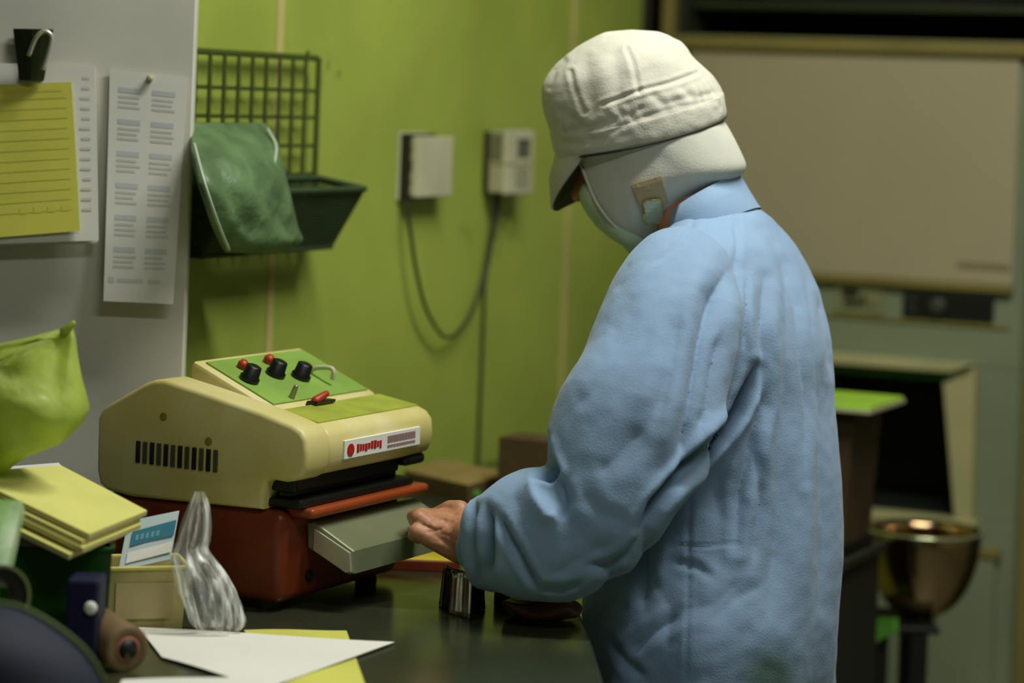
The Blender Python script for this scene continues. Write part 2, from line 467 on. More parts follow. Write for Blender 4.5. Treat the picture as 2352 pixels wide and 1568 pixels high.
# vent slots in the left cheek
for i in range(12):
    b = .205 - i * .0102
    mk('vent_slot', *gbox(MF, (b - .0030, -.0056, .155), (b + .0030, -.0030, .181), .0006, 1), m_vent if i % 2 else m_black, hs)
for b, z in ((.170, .213), (.104, .190)):
    mk('rust_spot', *glathe(MF(b, -.004, z), -ER, ((.0055, -.001), (.0050, .0006), (.002, .001)), 14), mat('rust stain', (150, 120, 48), .7), hs)
# badge on the front: red disc and a row of small red and grey marks
def fr_pt(r, z, h=.0):
    return MF(-.0335 - h, r, z)
mk('badge_plate', *gbox(MF, (-.0350, .075, .174), (-.0310, .250, .196), .0004, 1), m_white, hb)
mk('badge_emblem', *glathe(fr_pt(.088, .184, .0015), -EB, ((.0075, 0), (.0075, .0008)), 20), mat('red print', (176, 34, 30), .5), hb)
vv = []
x = .102
for i in range(9):
    w = random.uniform(.004, .007)
    vv.append(gbox(MF, (-.0356, x, .179 + random.uniform(0, .003)), (-.0349, x + w, .188 + random.uniform(0, .002)), 0)); x += w + .0016
mk('badge_lettering', *join(*vv), mat('red print', (176, 34, 30), .5), hb)
vv = []
x = .172
for i in range(10):
    w = random.uniform(.004, .0075)
    vv.append(gbox(MF, (-.0356, x, .178), (-.0349, x + w, .181), 0))
    vv.append(gbox(MF, (-.0356, x, .184), (-.0349, x + w, .192), 0)); x += w + .0012
mk('badge_small_print', *join(*vv), mat('grey mauve print', (150, 120, 120), .5), hb)
# front shelf the hand works on
tr = [(-.018, .098), (-.066, .070), (-.066, .044), (-.062, .044), (-.062, .066), (-.010, .094), (-.006, .098)]
mk('front_shelf', *gprism(MF, [(-.000, .100), (-.010, .101), (-.066, .073), (-.068, .047), (-.060, .045), (-.002, .070)], .052, .288, 'bz', .003), m_silver, s)
for r in (.06, .215):
    mk('base_screw', *glathe(MF(-.001, r, .036), -EB, ((.007, -.002), (.007, .003), (.004, .004)), 14), m_black, s)
mk('shelf_end_cap', *gprism(MF, [(-.012, .094), (-.063, .071), (-.0655, .049), (-.058, .047), (-.012, .068)], .0495, .0525, 'bz', .001), mat('bright cap steel', (196, 192, 172), .3, metal=.5), s)

# ------------------------------------------------------------------ person
HX = P(1640, 1000, 3.14)
pr = root('person', 'worker in light blue smock, white hooded cap and mask bending over the table', 'person', (HX.x, HX.y, 0))
NS = 56
def ring(L, R, y, d, a2, pw=2.0, skew=0.0):
    """horizontal body section from its left and right outline; a2 is the half breadth along the wall direction"""
    p, q = P(L, y, d), P(R, y, d)
    c = (p + q) / 2; w = (q - p).length / 2
    a2 = min(a2, w * .93 / .4226)
    a1 = math.sqrt(max(w * w - (a2 * .4226) ** 2, 1e-5)) / .9063
    out = []
    for k in range(NS):
        an = 2 * math.pi * k / NS
        cs, sn = math.cos(an), math.sin(an)
        cs = math.copysign(abs(cs) ** (2 / pw), cs); sn = math.copysign(abs(sn) ** (2 / pw), sn)
        v = c + NW * (a1 * cs) + TW * (a2 * sn)
        v.z = c.z + skew * cs
        out.append(v)
    return out
torso = gloft(fine([ring(1592, 1722, 462, 3.17, .045), ring(1560, 1768, 490, 3.165, .075), ring(1535, 1800, 520, 3.16, .11), ring(1496, 1838, 560, 3.15, .150), ring(1462, 1865, 600, 3.15, .178), ring(1440, 1890, 650, 3.145, .192),
               ring(1425, 1911, 720, 3.14, .196), ring(1412, 1923, 800, 3.14, .190), ring(1402, 1922, 900, 3.14, .178), ring(1385, 1926, 1000, 3.135, .166), ring(1366, 1932, 1100, 3.135, .164),
               ring(1342, 1936, 1250, 3.13, .170), ring(1333, 1932, 1400, 3.12, .186), ring(1350, 1928, 1500, 3.12, .190), ring(1366, 1925, 1568, 3.12, .195), ring(1378, 1935, 1680, 3.12, .20), ring(1380, 1945, 1800, 3.12, .205)]))
def sleeve(path):
    rings = []
    n = len(path)
    pts = [P(p[0], p[1], p[2]) for p in path]
    for i, p in enumerate(path):
        d = (pts[min(i + 1, n - 1)] - pts[max(i - 1, 0)]); d.normalize()
        a = Vector((-d.z, 0, d.x)).normalized()        # across the arm, in the picture plane
        b = d.cross(a).normalized()
        w = p[3] * p[2] / F; h = p[4]
        sg = lambda x: math.copysign(abs(x) ** .80, x)
        rings.append([pts[i] + a * (w * sg(math.cos(2 * math.pi * k / 40))) + b * (h * sg(math.sin(2 * math.pi * k / 40))) for k in range(40)])
    return gloft(fine(rings, 4))
upper = sleeve([(1585, 575, 3.07, 60, .04), (1566, 620, 3.045, 112, .070), (1546, 690, 3.012, 146, .085), (1524, 775, 2.982, 160, .090), (1495, 870, 2.953, 168, .088), (1462, 960, 2.925, 188, .082), (1432, 1040, 2.915, 184, .078), (1404, 1120, 2.905, 158, .074), (1374, 1200, 2.90, 136, .068), (1352, 1262, 2.90, 104, .055), (1340, 1300, 2.90, 66, .035)])
fore = sleeve([(1395, 1225, 2.905, 60, .035), (1370, 1228, 2.90, 118, .060), (1310, 1228, 2.905, 147, .068), (1250, 1228, 2.915, 152, .070), (1200, 1232, 2.93, 145, .068), (1160, 1238, 2.945, 122, .060), (1138, 1240, 2.955, 114, .056), (1122, 1240, 2.960, 109, .055), (1112, 1240, 2.963, 106, .053), (1109, 1240, 2.964, 70, .040)])
cuff = sleeve([(1136, 1252, 2.962, 58, .036), (1118, 1247, 2.966, 60, .037), (1106, 1243, 2.970, 66, .038), (1096, 1240, 2.974, 66, .038), (1088, 1238, 2.977, 62, .035)])
rsh = HX + TW * .165
rs = [gcap((rsh.x - .03, rsh.y, 1.245), (.385, 3.42, 1.02), .075, .062), gcap((.385, 3.42, 1.02), (.17, 3.36, .955), .062, .045)]
jv, jn, jf = remesh([torso, upper, fore, cuff] + rs, .0036, 3)
# creases: polyline in the picture, width px, depth m, bulge beside it
px, py = proj(jv)
FOLDS = [
    ([(1738, 845), (1722, 890), (1695, 945), (1655, 1000), (1605, 1060), (1545, 1115), (1505, 1160), (1478, 1215)], 13, -.026, .35),
    ([(1672, 622), (1642, 680), (1618, 770), (1604, 850), (1592, 940), (1574, 1040), (1560, 1090)], 26, -.012, .6),
    ([(1660, 760), (1640, 860), (1630, 940), (1610, 1000)], 14, -.006, .6),
    ([(1756, 640), (1752, 740), (1758, 830), (1752, 930), (1725, 1030), (1700, 1140), (1690, 1250)], 15, -.007, .7),
    ([(1714, 640), (1712, 720), (1708, 800)], 6, -.003, .2),
    ([(1462, 675), (1425, 725), (1400, 765)], 18, -.0015, .3),
    ([(1446, 600), (1426, 640), (1415, 670)], 14, -.001, .3),
    ([(1092, 1150), (1086, 1200), (1088, 1260), (1098, 1330)], 8, -.008, .4),
    ([(1118, 1165), (1122, 1220), (1120, 1280), (1112, 1330)], 12, -.012, .5),
    ([(1140, 1175), (1172, 1240), (1206, 1300), (1236, 1352)], 10, -.007, .5),
    ([(1246, 1000), (1256, 1045), (1272, 1082), (1262, 1096), (1236, 1090)], 10, -.014, .5),
    ([(1215, 1098), (1228, 1145), (1256, 1185), (1290, 1190)], 24, .007, 0),
    ([(1282, 1100), (1296, 1150), (1290, 1200)], 14, -.005, .4),
    ([(1345, 1300), (1395, 1300), (1440, 1275), (1478, 1225)], 12, -.006, .4),
    ([(1330, 1340), (1300, 1352), (1240, 1352)], 10, -.005, .4),
    ([(1585, 1120), (1582, 1250), (1580, 1400), (1574, 1568)], 5, -.0016, .4),
    ([(1545, 1252), (1620, 1254), (1700, 1248)], 4, -.0011, .3),
    ([(1545, 1290), (1600, 1300), (1640, 1330)], 10, -.002, .5),
    ([(1440, 1500), (1500, 1452), (1560, 1410)], 14, -.004, .6),
    ([(1400, 1470), (1440, 1520), (1480, 1560)], 12, -.003, .6),
    ([(1490, 1210), (1480, 1300), (1478, 1400)], 18, -.006, .5),
    ([(1805, 640), (1812, 800), (1805, 1000), (1790, 1200), (1770, 1400)], 26, -.005, .8),
    ([(1850, 640), (1870, 800), (1888, 1000), (1898, 1200), (1890, 1400)], 18, -.004, .8),
    ([(1880, 680), (1905, 800), (1908, 860)], 10, -.004, .6),
    ([(1560, 1400), (1640, 1390), (1700, 1330)], 20, -.0015, .6),
    ([(1600, 500), (1560, 560), (1490, 610)], 7, -.002, .4),
    ([(1500, 760), (1450, 850), (1400, 930)], 30, -.0015, .6),
    ([(1480, 980), (1420, 1050), (1370, 1090)], 26, -.002, .6),
    ([(1690, 500), (1694, 560), (1690, 620)], 7, -.002, .5),
    ([(1780, 560), (1830, 700), (1850, 900), (1850, 1100)], 14, -.004, .7),
    ([(1640, 1060), (1660, 1200), (1650, 1330)], 22, -.0025, .6),
    ([(1735, 1010), (1745, 1160), (1730, 1300)], 14, -.004, .6),
    ([(1300, 950), (1360, 900), (1420, 800), (1470, 720)], 24, -.0015, .6),
    ([(1560, 720), (1540, 850), (1510, 960)], 20, -.004, .7),
    ([(1340, 1130), (1380, 1180), (1440, 1200)], 16, -.002, .5),
    ([(1180, 1130), (1200, 1200), (1190, 1280)], 16, -.0015, .5),
    ([(1260, 1330), (1320, 1290), (1400, 1250)], 14, -.002, .5),
    ([(1500, 1330), (1540, 1400), (1530, 1500)], 18, -.002, .5),
    ([(1620, 1440), (1680, 1380), (1760, 1340)], 20, -.0015, .5),
]
face = np.clip((-jn[:, 1]) * 2.2 + .35, 0, 1)
disp = np.zeros(len(jv))
for pl, w, amp, side_b in FOLDS:
    best = np.full(len(jv), 1e9); tt = np.zeros(len(jv)); L = 0; segs = []
    for (a, b) in zip(pl[:-1], pl[1:]):
        ln = math.hypot(b[0] - a[0], b[1] - a[1]); segs.append((a, b, L, ln)); L += ln
    for a, b, l0, ln in segs:
        dx, dy = (b[0] - a[0]) / ln, (b[1] - a[1]) / ln
        s_ = np.clip((px - a[0]) * dx + (py - a[1]) * dy, 0, ln)
        dd = np.hypot(px - a[0] - s_ * dx, py - a[1] - s_ * dy)
        m_ = dd < best
        best[m_] = dd[m_]; tt[m_] = (l0 + s_[m_]) / L
    taper = np.clip(np.minimum(tt, 1 - tt) * 5 + .25, 0, 1)
    g = .5 * np.exp(-(best / w) ** 2) + .5 * np.exp(-best / (w * .5)) - side_b * .45 * np.exp(-((best - w * 2.1) / (w * .9)) ** 2)
    disp += 1.4 * amp * g * taper * face
for i in range(len(jv)):
    p = Vector(jv[i])
    disp[i] += .0016 * noise.noise(Vector((p.x * 22, p.y * 22, p.z * 6))) + .0006 * noise.noise(p * 60)
    if p.z < .98:
        disp[i] += .004 * min(1, (.98 - p.z) * 4) * math.sin(math.atan2(p.y - HX.y, p.x - HX.x) * 11 + 2 * noise.noise(p * 5))
jv = jv + jn * disp[:, None]
jk = mk('jacket', jv.tolist(), jf, m_jacket, pr, True, label='light blue cotton smock')
# green smudge low on the back of the smock
nt = m_jacket.node_tree; bs = nt.nodes['Principled BSDF']
tc = nt.nodes.new('ShaderNodeTexCoord'); vd = nt.nodes.new('ShaderNodeVectorMath'); vd.operation = 'DISTANCE'
sp = P(1765, 1560, 2.97) - OFF[pr.name]
vd.inputs[1].default_value = sp; nt.links.new(tc.outputs['Object'], vd.inputs[0])
mr = nt.nodes.new('ShaderNodeMapRange'); mr.inputs[1].default_value = .018; mr.inputs[2].default_value = .050; mr.inputs[3].default_value = .7; mr.inputs[4].default_value = 0
nt.links.new(vd.outputs['Value'], mr.inputs[0])
mx = nt.nodes.new('ShaderNodeMix'); mx.data_type = 'RGBA'
src = bs.inputs['Base Color'].links[0].from_socket
nt.links.new(mr.outputs[0], mx.inputs[0]); nt.links.new(src, mx.inputs[6]); mx.inputs[7].default_value = (*lin((74, 110, 62)), 1)
nt.links.new(mx.outputs[2], bs.inputs['Base Color'])

# stand collar
def tring(pa, pb, d, a2, sag, n=40, k0=0.0):
    """tilted ring whose ends in the picture are pa and pb; sag lifts its near side"""
    p, q = P(pa[0], pa[1], d), P(pb[0], pb[1], d)
    c = (p + q) / 2; hx = (q - p) / 2
    w = hx.x; a1 = math.sqrt(max(w * w - (a2 * .4226) ** 2, 1e-5)) / .9063
    out = []
    for k in range(n):
        an = 2 * math.pi * k / n
        v = c + NW * (a1 * math.cos(an)) + TW * (a2 * math.sin(an))
        v.z = c.z + (v.x - c.x) / w * hx.z + sag * (-(v.y - c.y)) / .1
        out.append(v)
    return out
cr = [tring((1522, 590), (1752, 474), 3.165, .082, .020), tring((1522, 562), (1742, 458), 3.165, .081, .024), tring((1528, 536), (1726, 432), 3.165, .076, .020), tring((1532, 500), (1706, 396), 3.165, .070, .022),
      tring((1538, 502), (1701, 398), 3.165, .066, .022), tring((1536, 540), (1720, 436), 3.165, .071, .020), tring((1532, 572), (1740, 470), 3.165, .072, .022)]
mk('collar', *gloft(cr, cap=False), m_jacket, pr, True)

# cap crown in the tilted frame of the head
HD = 3.19
EI = Vector((.969, -.245)); SI = Vector((-.245, -.969)); HC = Vector((1467, 298))
def hring(s_, L, R, ratio=.86, n=56, sag=.011, wr=0.0, ph=0.0):
    a = HC + SI * s_ + EI * L; b = HC + SI * s_ + EI * R
    p, q = P(a.x, a.y, HD), P(b.x, b.y, HD)
    c = (p + q) / 2; hx = (q - p) / 2
    w = hx.length; a2 = w * ratio
    a1 = math.sqrt(w * w - (a2 * .4226) ** 2) / .9063
    out = []
    for k in range(n):
        an = 2 * math.pi * k / n
        f = 1 + wr * math.sin(an * 9 + ph) + wr * .7 * math.sin(an * 17 + ph * 1.7)
        v = c + NW * (a1 * f * math.cos(an)) + TW * (a2 * f * math.sin(an))
        v.z = c.z + (v.x - c.x) / hx.x * hx.z + sag * (v.y - c.y) / .09
        out.append(v)
    return out
CR = [(-14, -188, 190), (-4, -193, 195), (8, -194, 197), (20, -192, 198), (36, -192, 198), (46, -190, 195), (57, -192, 193), (80, -194, 187), (100, -194, 176), (119, -193, 164), (140, -187, 153), (157, -179, 147), (174, -163, 139), (189, -145, 123), (204, -117, 104), (216, -92, 76), (225, -66, 46), (231, -46, 18), (235, -28, -8)]
def cinterp(x, xs, ys):
    return float(np.interp(x, xs, ys))
cs = np.array(CR, float); dens = np.linspace(-14, 235, 150)
def sm(a):
    k = np.array([1, 4, 6, 4, 1]) / 16.0
    for _ in range(6):
        b_ = np.convolve(np.pad(a, 2, mode='edge'), k, 'valid'); b_[0] = a[0]; b_[-1] = a[-1]; a = b_
    return a
dl = sm(np.interp(dens, cs[:, 0], cs[:, 1])); dr = sm(np.interp(dens, cs[:, 0], cs[:, 2]))
NC = 200
rings = [hring(-10, -183, 184, .83, n=NC)] + [hring(a, b, c_, .84, n=NC) for a, b, c_ in zip(dens, dl, dr)]
cv, cf = gloft(rings, cap=False)
k = len(cv); cv.append(P(*(HC + SI * 236 + EI * -18), HD)); nl = (len(rings) - 1) * NC
cf += [(nl + j, nl + (j + 1) % NC, k) for j in range(NC)]
cva = np.array([tuple(v) for v in cv]); cen_ = np.array(P(*(HC + SI * 70), HD))
cno = cva - cen_; cno /= np.linalg.norm(cno, axis=1)[:, None]
qx, qy = proj(cva)
cd_ = np.zeros(len(cva))
CF = [([(1440, 112), (1452, 140), (1460, 175), (1468, 212)], 5, -.0022, .8), ([(1312, 165), (1318, 200), (1328, 228), (1342, 258)], 5, -.0022, .8), ([(1385, 240), (1470, 208), (1540, 190), (1600, 168)], 5, -.0020, .8),
      ([(1262, 200), (1275, 160), (1296, 140)], 7, -.002, .5), ([(1345, 150), (1352, 200), (1362, 250)], 16, -.002, .8), ([(1412, 130), (1420, 180), (1424, 235)], 14, -.0016, .8),
      ([(1500, 220), (1530, 240), (1580, 225)], 8, -.0016, .8), ([(1570, 205), (1600, 225), (1635, 215)], 7, -.0016, .8), ([(1300, 300), (1360, 292), (1420, 270)], 8, -.0016, .7), ([(1290, 255), (1340, 290), (1360, 320)], 9, -.0014, .7),
      ([(1420, 255), (1450, 270), (1470, 250)], 7, -.0015, .7), ([(1400, 305), (1470, 272), (1560, 245), (1640, 232)], 6, -.0012, .5), ([(1275, 320), (1330, 330), (1390, 315)], 8, -.0013, .6)]
for pl, w, amp, sb_ in CF:
    best = np.full(len(cva), 1e9)
    for a, b in zip(pl[:-1], pl[1:]):
        ln = math.hypot(b[0] - a[0], b[1] - a[1]); dx, dy = (b[0] - a[0]) / ln, (b[1] - a[1]) / ln
        u_ = np.clip((qx - a[0]) * dx + (qy - a[1]) * dy, 0, ln)
        best = np.minimum(best, np.hypot(qx - a[0] - u_ * dx, qy - a[1] - u_ * dy))
    cd_ += 0.9 * amp * (np.exp(-(best / w) ** 2) - .45 * sb_ * np.exp(-((best - 2.1 * w) / w) ** 2)) * (cno[:, 1] < .1)
for i in range(len(cva)):
    p = Vector(cva[i]); r_i = (i // NC)
    s_ = dens[min(max(r_i - 1, 0), 149)]
    an = (i % NC) / NC * 2 * math.pi
    g_ = math.exp(-((s_ - 58) / 26) ** 2)
    cd_[i] += g_ * .0016 * math.sin(an * 38 + 5 * noise.noise(p * 25)) * (.5 + noise.noise(p * 18)) + .0011 * noise.noise(p * 34) + .0005 * noise.noise(p * 90)
    if s_ < 40: cd_[i] += .0010 * noise.noise(p * 70) + .0006
cva = cva + cno * cd_[:, None]
cv = [Vector(v) for v in cva]
tmp = mk('cap', cv, cf, m_cap, pr, True, label='off white cotton cap crown with gathered band')
# panel seams on the crown and piping along the band
def seam(name, pts, r, m, up=.0):
    path = []
    for (x, y) in pts:
        v = np.array([[0, 0, 0]])
        path.append(surf(x, y))
    return mk(name, *gtube(smoothpath(path, 4), r, 6), m, pr, True)
def make_surf(verts, faces):
    from mathutils.bvhtree import BVHTree
    t_ = BVHTree.FromPolygons([Vector(v) for v in verts], faces)
    def f(x, y):
        o = Vector((0, 0, CZ)); d = (P(x, y, 1) - o).normalized()
        h = t_.ray_cast(o, d)
        return h[0] - d * .0006 if h[0] is not None else P(x, y, HD - .08)
    return f
surf = make_surf(cv, cf)
bandp = hring(-13, -191, 193, .845, n=80)
mk('cap_piping', *gtube(bandp + [bandp[0]], .0016, 6), mat('dark piping', (52, 54, 42), .8), pr, True)
# hood cloth below the band: rows of outline, open towards the face
HR = [(255, 1300, 1335, 1652, .080), (280, 1290, 1330, 1668, .084), (310, 1285, 1326, 1686, .086), (345, 1285, 1322, 1703, .086), (372, 1290, 1330, 1714, .086), (392, 1294, 1338, 1697, .086), (415, 1300, 1347, 1662, .084), (445, 1316, 1360, 1614, .080), (480, 1338, 1382, 1574, .073), (512, 1366, 1412, 1547, .062), (535, 1400, 1448, 1538, .052), (552, 1436, 1486, 1530, .040)]
def hoodring(y, L0, L, R, a2, grow=0.0, n=48):
    full = None
    p, q = P(L0, y, HD), P(R, y, HD)
    c = (p + q) / 2; w = (q - p).length / 2 + grow
    a2 = min(a2, w * 1.2) + grow
    a1 = math.sqrt(max(w * w - (a2 * .4226) ** 2, 1e-5)) / .9063
    # front limit: cut where the outline px equals L on the near side
    kcut = (P(L, y, HD) - c).dot(Vector((1, 0, 0)))
    best, ba = 1e9, math.pi
    for i in range(400):
        an = -math.pi + math.pi * i / 400 * .5
        v = NW * (a1 * math.cos(an)) + TW * (a2 * math.sin(an))
        if abs(v.x - kcut) < best: best, ba = abs(v.x - kcut), an
    lim = abs(ba)
    out = []
    for k in range(n):
        an = -lim + 2 * lim * k / (n - 1)
        v = c + NW * (a1 * math.cos(an)) + TW * (a2 * math.sin(an))
        v.z = c.z - .006 * (-(v.y - c.y)) / .09 + .018 * max(0, math.cos(an)) * (y > 380) * 0
        out.append(v)
    return out
ho = [hoodring(*h) for h in HR]; hi = [hoodring(*h, grow=-.0016) for h in HR]
hv, hf = join(gloft(ho, cap=False, closed=False), gloft(hi, cap=False, closed=False))
n_ = 48; N_ = len(ho) * n_
for i in range(len(ho) - 1):
    for e in (0, n_ - 1):
        hf.append((i * n_ + e, (i + 1) * n_ + e, N_ + (i + 1) * n_ + e, N_ + i * n_ + e))
for e in range(n_ - 1):
    a = (len(ho) - 1) * n_ + e; hf.append((a, a + 1, N_ + a + 1, N_ + a))
hv2 = []
for v in hv:
    v = Vector(v); r_ = v - P(1500, 400, HD); r_.z = 0
    hv2.append(v + r_.normalized() * (.0022 * noise.noise(v * 28) + .0015 * noise.noise(v * 60)))
hood = mk('hood', hv2, hf, m_hood, pr, True, label='thin white cloth covering ear and neck')
sb = hood.modifiers.new('sub', 'SUBSURF'); sb.levels = 1; sb.render_levels = 2
edge = [r_[0] for r_ in ho[2:]]
mk('hood_hem', *gtube(smoothpath(edge, 3), .0020, 8), m_cap, pr, True)
edge = [r_[-1] for r_ in ho[2:]]
mk('hood_hem', *gtube(smoothpath(edge, 3), .0020, 8), m_cap, pr, True)
surf = make_surf(hv2, hf)
def patch(name, quad, th, m, lift=.0012, nu=6, nv=6):
    q = [Vector(p) for p in quad]; top_ = []; bot_ = []
    for j in range(nv + 1):
        for i in range(nu + 1):
            u, v = i / nu, j / nv
            p = q[0] * (1 - u) * (1 - v) + q[1] * u * (1 - v) + q[2] * u * v + q[3] * (1 - u) * v
            s0 = surf(p.x, p.y); top_.append(s0 + Vector((0, -th - lift, 0))); bot_.append(s0 + Vector((0, .001 - lift, 0)))
    w = nu + 1; N = len(top_); Fc = []
    for j in range(nv):
        for i in range(nu):
            a = j * w + i; Fc.append((a, a + 1, a + w + 1, a + w)); Fc.append((N + a, N + a + w, N + a + w + 1, N + a + 1))
    for i in range(nu):
        Fc.append((i, N + i, N + i + 1, i + 1)); a = nv * w + i; Fc.append((a, a + 1, N + a + 1, N + a))
    for j in range(nv):
        a = j * w; Fc.append((a, a + w, N + a + w, N + a)); a = j * w + nu; Fc.append((a, N + a, N + a + w, a + w))
    return mk(name, top_ + bot_, Fc, m, pr)
V2 = lambda x, y: Vector((x, y, 0))
patch('hook_patch', [V2(1450, 424), V2(1518, 404), V2(1534, 468), V2(1472, 478)], .0018, m_tan)
patch('buckle', [V2(1478, 462), V2(1516, 458), V2(1523, 508), V2(1484, 513)], .0036, m_buckle, .002)
m_brass = mat('brass buckle rim', (196, 184, 110), .3, metal=.6)
path = [surf(x, y) + Vector((0, -.006, 0)) for x, y in ((1478, 490), (1477, 466), (1484, 460), (1512, 457), (1518, 462), (1523, 505), (1519, 511), (1486, 514), (1481, 509), (1478, 490))]
mk('buckle_rim', *gtube(path, .0011, 6), m_brass, pr, True)
# visor
def visor():
    R0 = hring(-8, -192, 190, .84, n=80)
    c = sum(R0, Vector()) / 80
    tip = P(1272, 492, HD)
    front_dir = (tip - P(1281, 350, HD))
    ins, out = [], []
    for k in range(-13, 14):
        an = math.pi + math.radians(k * 5.2)
        i = (an / (2 * math.pi) * 80) % 80; i0 = int(i); fr_ = i - i0
        p = R0[i0].lerp(R0[(i0 + 1) % 80], fr_)
        u = abs(k) / 13
        ln = (1 - u ** 1.5) if k > 0 else (1 - u ** 4)
        ins.append(p); out.append(p + (front_dir + NW * .004) * max(ln, .03) + (p - c) * .05 * ln)
    return ins, out
ins, out = visor()
mid = [a.lerp(b, .5) - NW * .006 for a, b in zip(ins, out)]
vt, ft = gloft([ins, mid, out], cap=False, closed=False)
vb = [v + NW * .0035 + Vector((0, 0, -.001)) for v in vt]
k = len(vt); m_ = len(ins)
ff = list(ft) + [tuple(i + k for i in f[::-1]) for f in ft]
rim = list(range(2 * m_, 3 * m_)); ff += [(rim[i], rim[i + 1], rim[i + 1] + k, rim[i] + k) for i in range(m_ - 1)]
for e in (0, m_ - 1):
    ff += [(e, e + m_, e + m_ + k, e + k), (e + m_, e + 2 * m_, e + 2 * m_ + k, e + m_ + k)]
mk('visor', vt + vb, ff, m_cap, pr, True, label='stiff white cap visor pointing down')
mk('visor_underside', [v + NW * .0012 for v in vb], [tuple(f) for f in ft], mat('olive grey underside', (124, 118, 88), .9), pr, True)  # separate olive grey sheet under the visor, darker than the cap cloth
# mask
MR = [(418, 1338, 1440, .050), (440, 1328, 1460, .058), (465, 1333, 1480, .060), (492, 1348, 1500, .060), (520, 1370, 1516, .058), (545, 1398, 1526, .054), (565, 1425, 1526, .046), (578, 1444, 1512, .034), (583, 1462, 1498, .018)]
mrs = [hoodring(y, L, L - 5, R, a2, n=40)[:] for y, L, R, a2 in MR]
mrs = [ring(L, R, y, HD, a2) for y, L, R, a2 in MR]
mv, mf = gloft(mrs)
mv = [Vector(v) + Vector((0, 0, .0018 * math.sin(v.z * 420))) for v in mv]
mk('mask', mv, mf, m_mask, pr, True, label='pale green face mask')

# body: one continuous mesh; the left hand is modelled finely
fwd = -NW
hc = P(1478, 330, HD)
up = (Vector((0, 0, 1)) * .95 + fwd * .30).normalized()
fw = (fwd * .95 - Vector((0, 0, 1)) * .30).normalized()
lf = TW * -1
nb = P(1630, 560, 3.16)
body = [gell(hc + up * .01, fw * .088, lf * .070, up * .10), gell(hc + fw * .03 - up * .05, fw * .055, lf * .052, up * .062),
        gcap(hc - up * .05 - fw * .02, nb, .050, .055), gcap(hc + fw * .088 - up * .012, hc + fw * .103 - up * .038, .008, .013),
        gell(hc - up * .012 + lf * .072 - fw * .01, fw * .016, lf * .006, up * .028), gell(hc - up * .012 - lf * .072 - fw * .01, fw * .016, lf * .006, up * .028),
        gcap(nb - TW * .11 - Vector((0, 0, .06)), nb + TW * .11 - Vector((0, 0, .06)), .05, .05), gell((HX.x, HX.y, 1.08), NW * .09, TW * .14, (0, 0, .20)), gell((HX.x, HX.y, .86), NW * .09, TW * .14, (0, 0, .15)),
        gcap(P(1560, 660, 2.985), P(1365, 1225, 2.905), .048, .038), gcap(P(1365, 1225, 2.905), P(1085, 1233, 2.97), .040, .027),
        gcap((rsh.x - .03, rsh.y, 1.24), (.385, 3.42, 1.02), .045, .035), gcap((.385, 3.42, 1.02), (.15, 3.35, .95), .035, .025)]
for s_ in (-1, 1):
    hp = Vector((HX.x, HX.y, .82)) + TW * (.085 * s_)
    kn = hp + fwd * .02 + TW * (.005 * s_); kn.z = .45
    an = hp - fwd * .01 + TW * (.01 * s_); an.z = .085
    body += [gcap(hp, kn, .078, .052), gcap(kn, an, .050, .036), gcap(an, an + fwd * .12 - Vector((0, 0, .045)), .034, .03)]
# right hand resting on the table behind the smock
rw = Vector((.15, 3.35, .95)); rp_ = Vector((.085, 3.31, .905))
body += [gcap(rw, rp_, .027, .03)]
for i in range(4):
    a = rp_ + TW * (.03 - .02 * i); b = a + fwd * .035 - Vector((0, 0, .015)); body.append(gcap(a, b, .011, .010)); body.append(gcap(b, b + fwd * .018 - Vector((0, 0, .016)), .010, .009))
body.append(gcap(rp_ - TW * .03, rp_ - TW * .045 + fwd * .035 - Vector((0, 0, .02)), .012, .010))
bv, bn, bf = remesh(body, .0075, 3)
H = lambda x, y, d, : P(x, y, d)
hand = [gcap(H(1120, 1233, 2.965), H(1066, 1230, 2.985), .028, .026),
        gcap(H(1066, 1196, 2.992), H(1004, 1192, 3.008), .017, .0125), gcap(H(1066, 1212, 2.985), H(992, 1198, 2.998), .018, .0125), gcap(H(1064, 1236, 2.978), H(988, 1212, 2.986), .018, .0125), gcap(H(1058, 1266, 2.980), H(986, 1234, 2.980), .0155, .0120),
        gcap(H(1056, 1172, 3.000), H(1034, 1172, 3.015), .0125, .0125), gcap(H(1034, 1172, 3.015), H(1000, 1184, 3.035), .0125, .0095), gcap(H(1000, 1184, 3.035), H(972, 1192, 3.045), .0095, .0075),
        # little, ring, middle and index fingers: three bones each
        gcap(H(986, 1234, 2.980), H(957, 1220, 2.979), .0108, .0100), gcap(H(957, 1220, 2.979), H(952, 1228, 2.998), .0098, .0085), gcap(H(952, 1228, 2.998), H(962, 1236, 3.010), .0082, .0070),
        gcap(H(988, 1212, 2.986), H(962, 1189, 2.988), .0112, .0100), gcap(H(962, 1189, 2.988), H(954, 1194, 3.010), .0100, .0090), gcap(H(954, 1194, 3.010), H(960, 1203, 3.024), .0086, .0072),
        gcap(H(992, 1198, 2.998), H(968, 1184, 3.012), .0112, .0100), gcap(H(968, 1184, 3.012), H(950, 1186, 3.034), .0098, .0088), gcap(H(950, 1186, 3.034), H(952, 1196, 3.05), .0084, .0072),
        gcap(H(1004, 1192, 3.008), H(982, 1184, 3.030), .0110, .0098), gcap(H(982, 1184, 3.030), H(962, 1186, 3.05), .0095, .0085), gcap(H(962, 1186, 3.05), H(958, 1194, 3.064), .0082, .0070)]
gv, gn, gf = remesh(hand, .0016, 5)
hx, hy = proj(gv)
dd = np.zeros(len(gv))
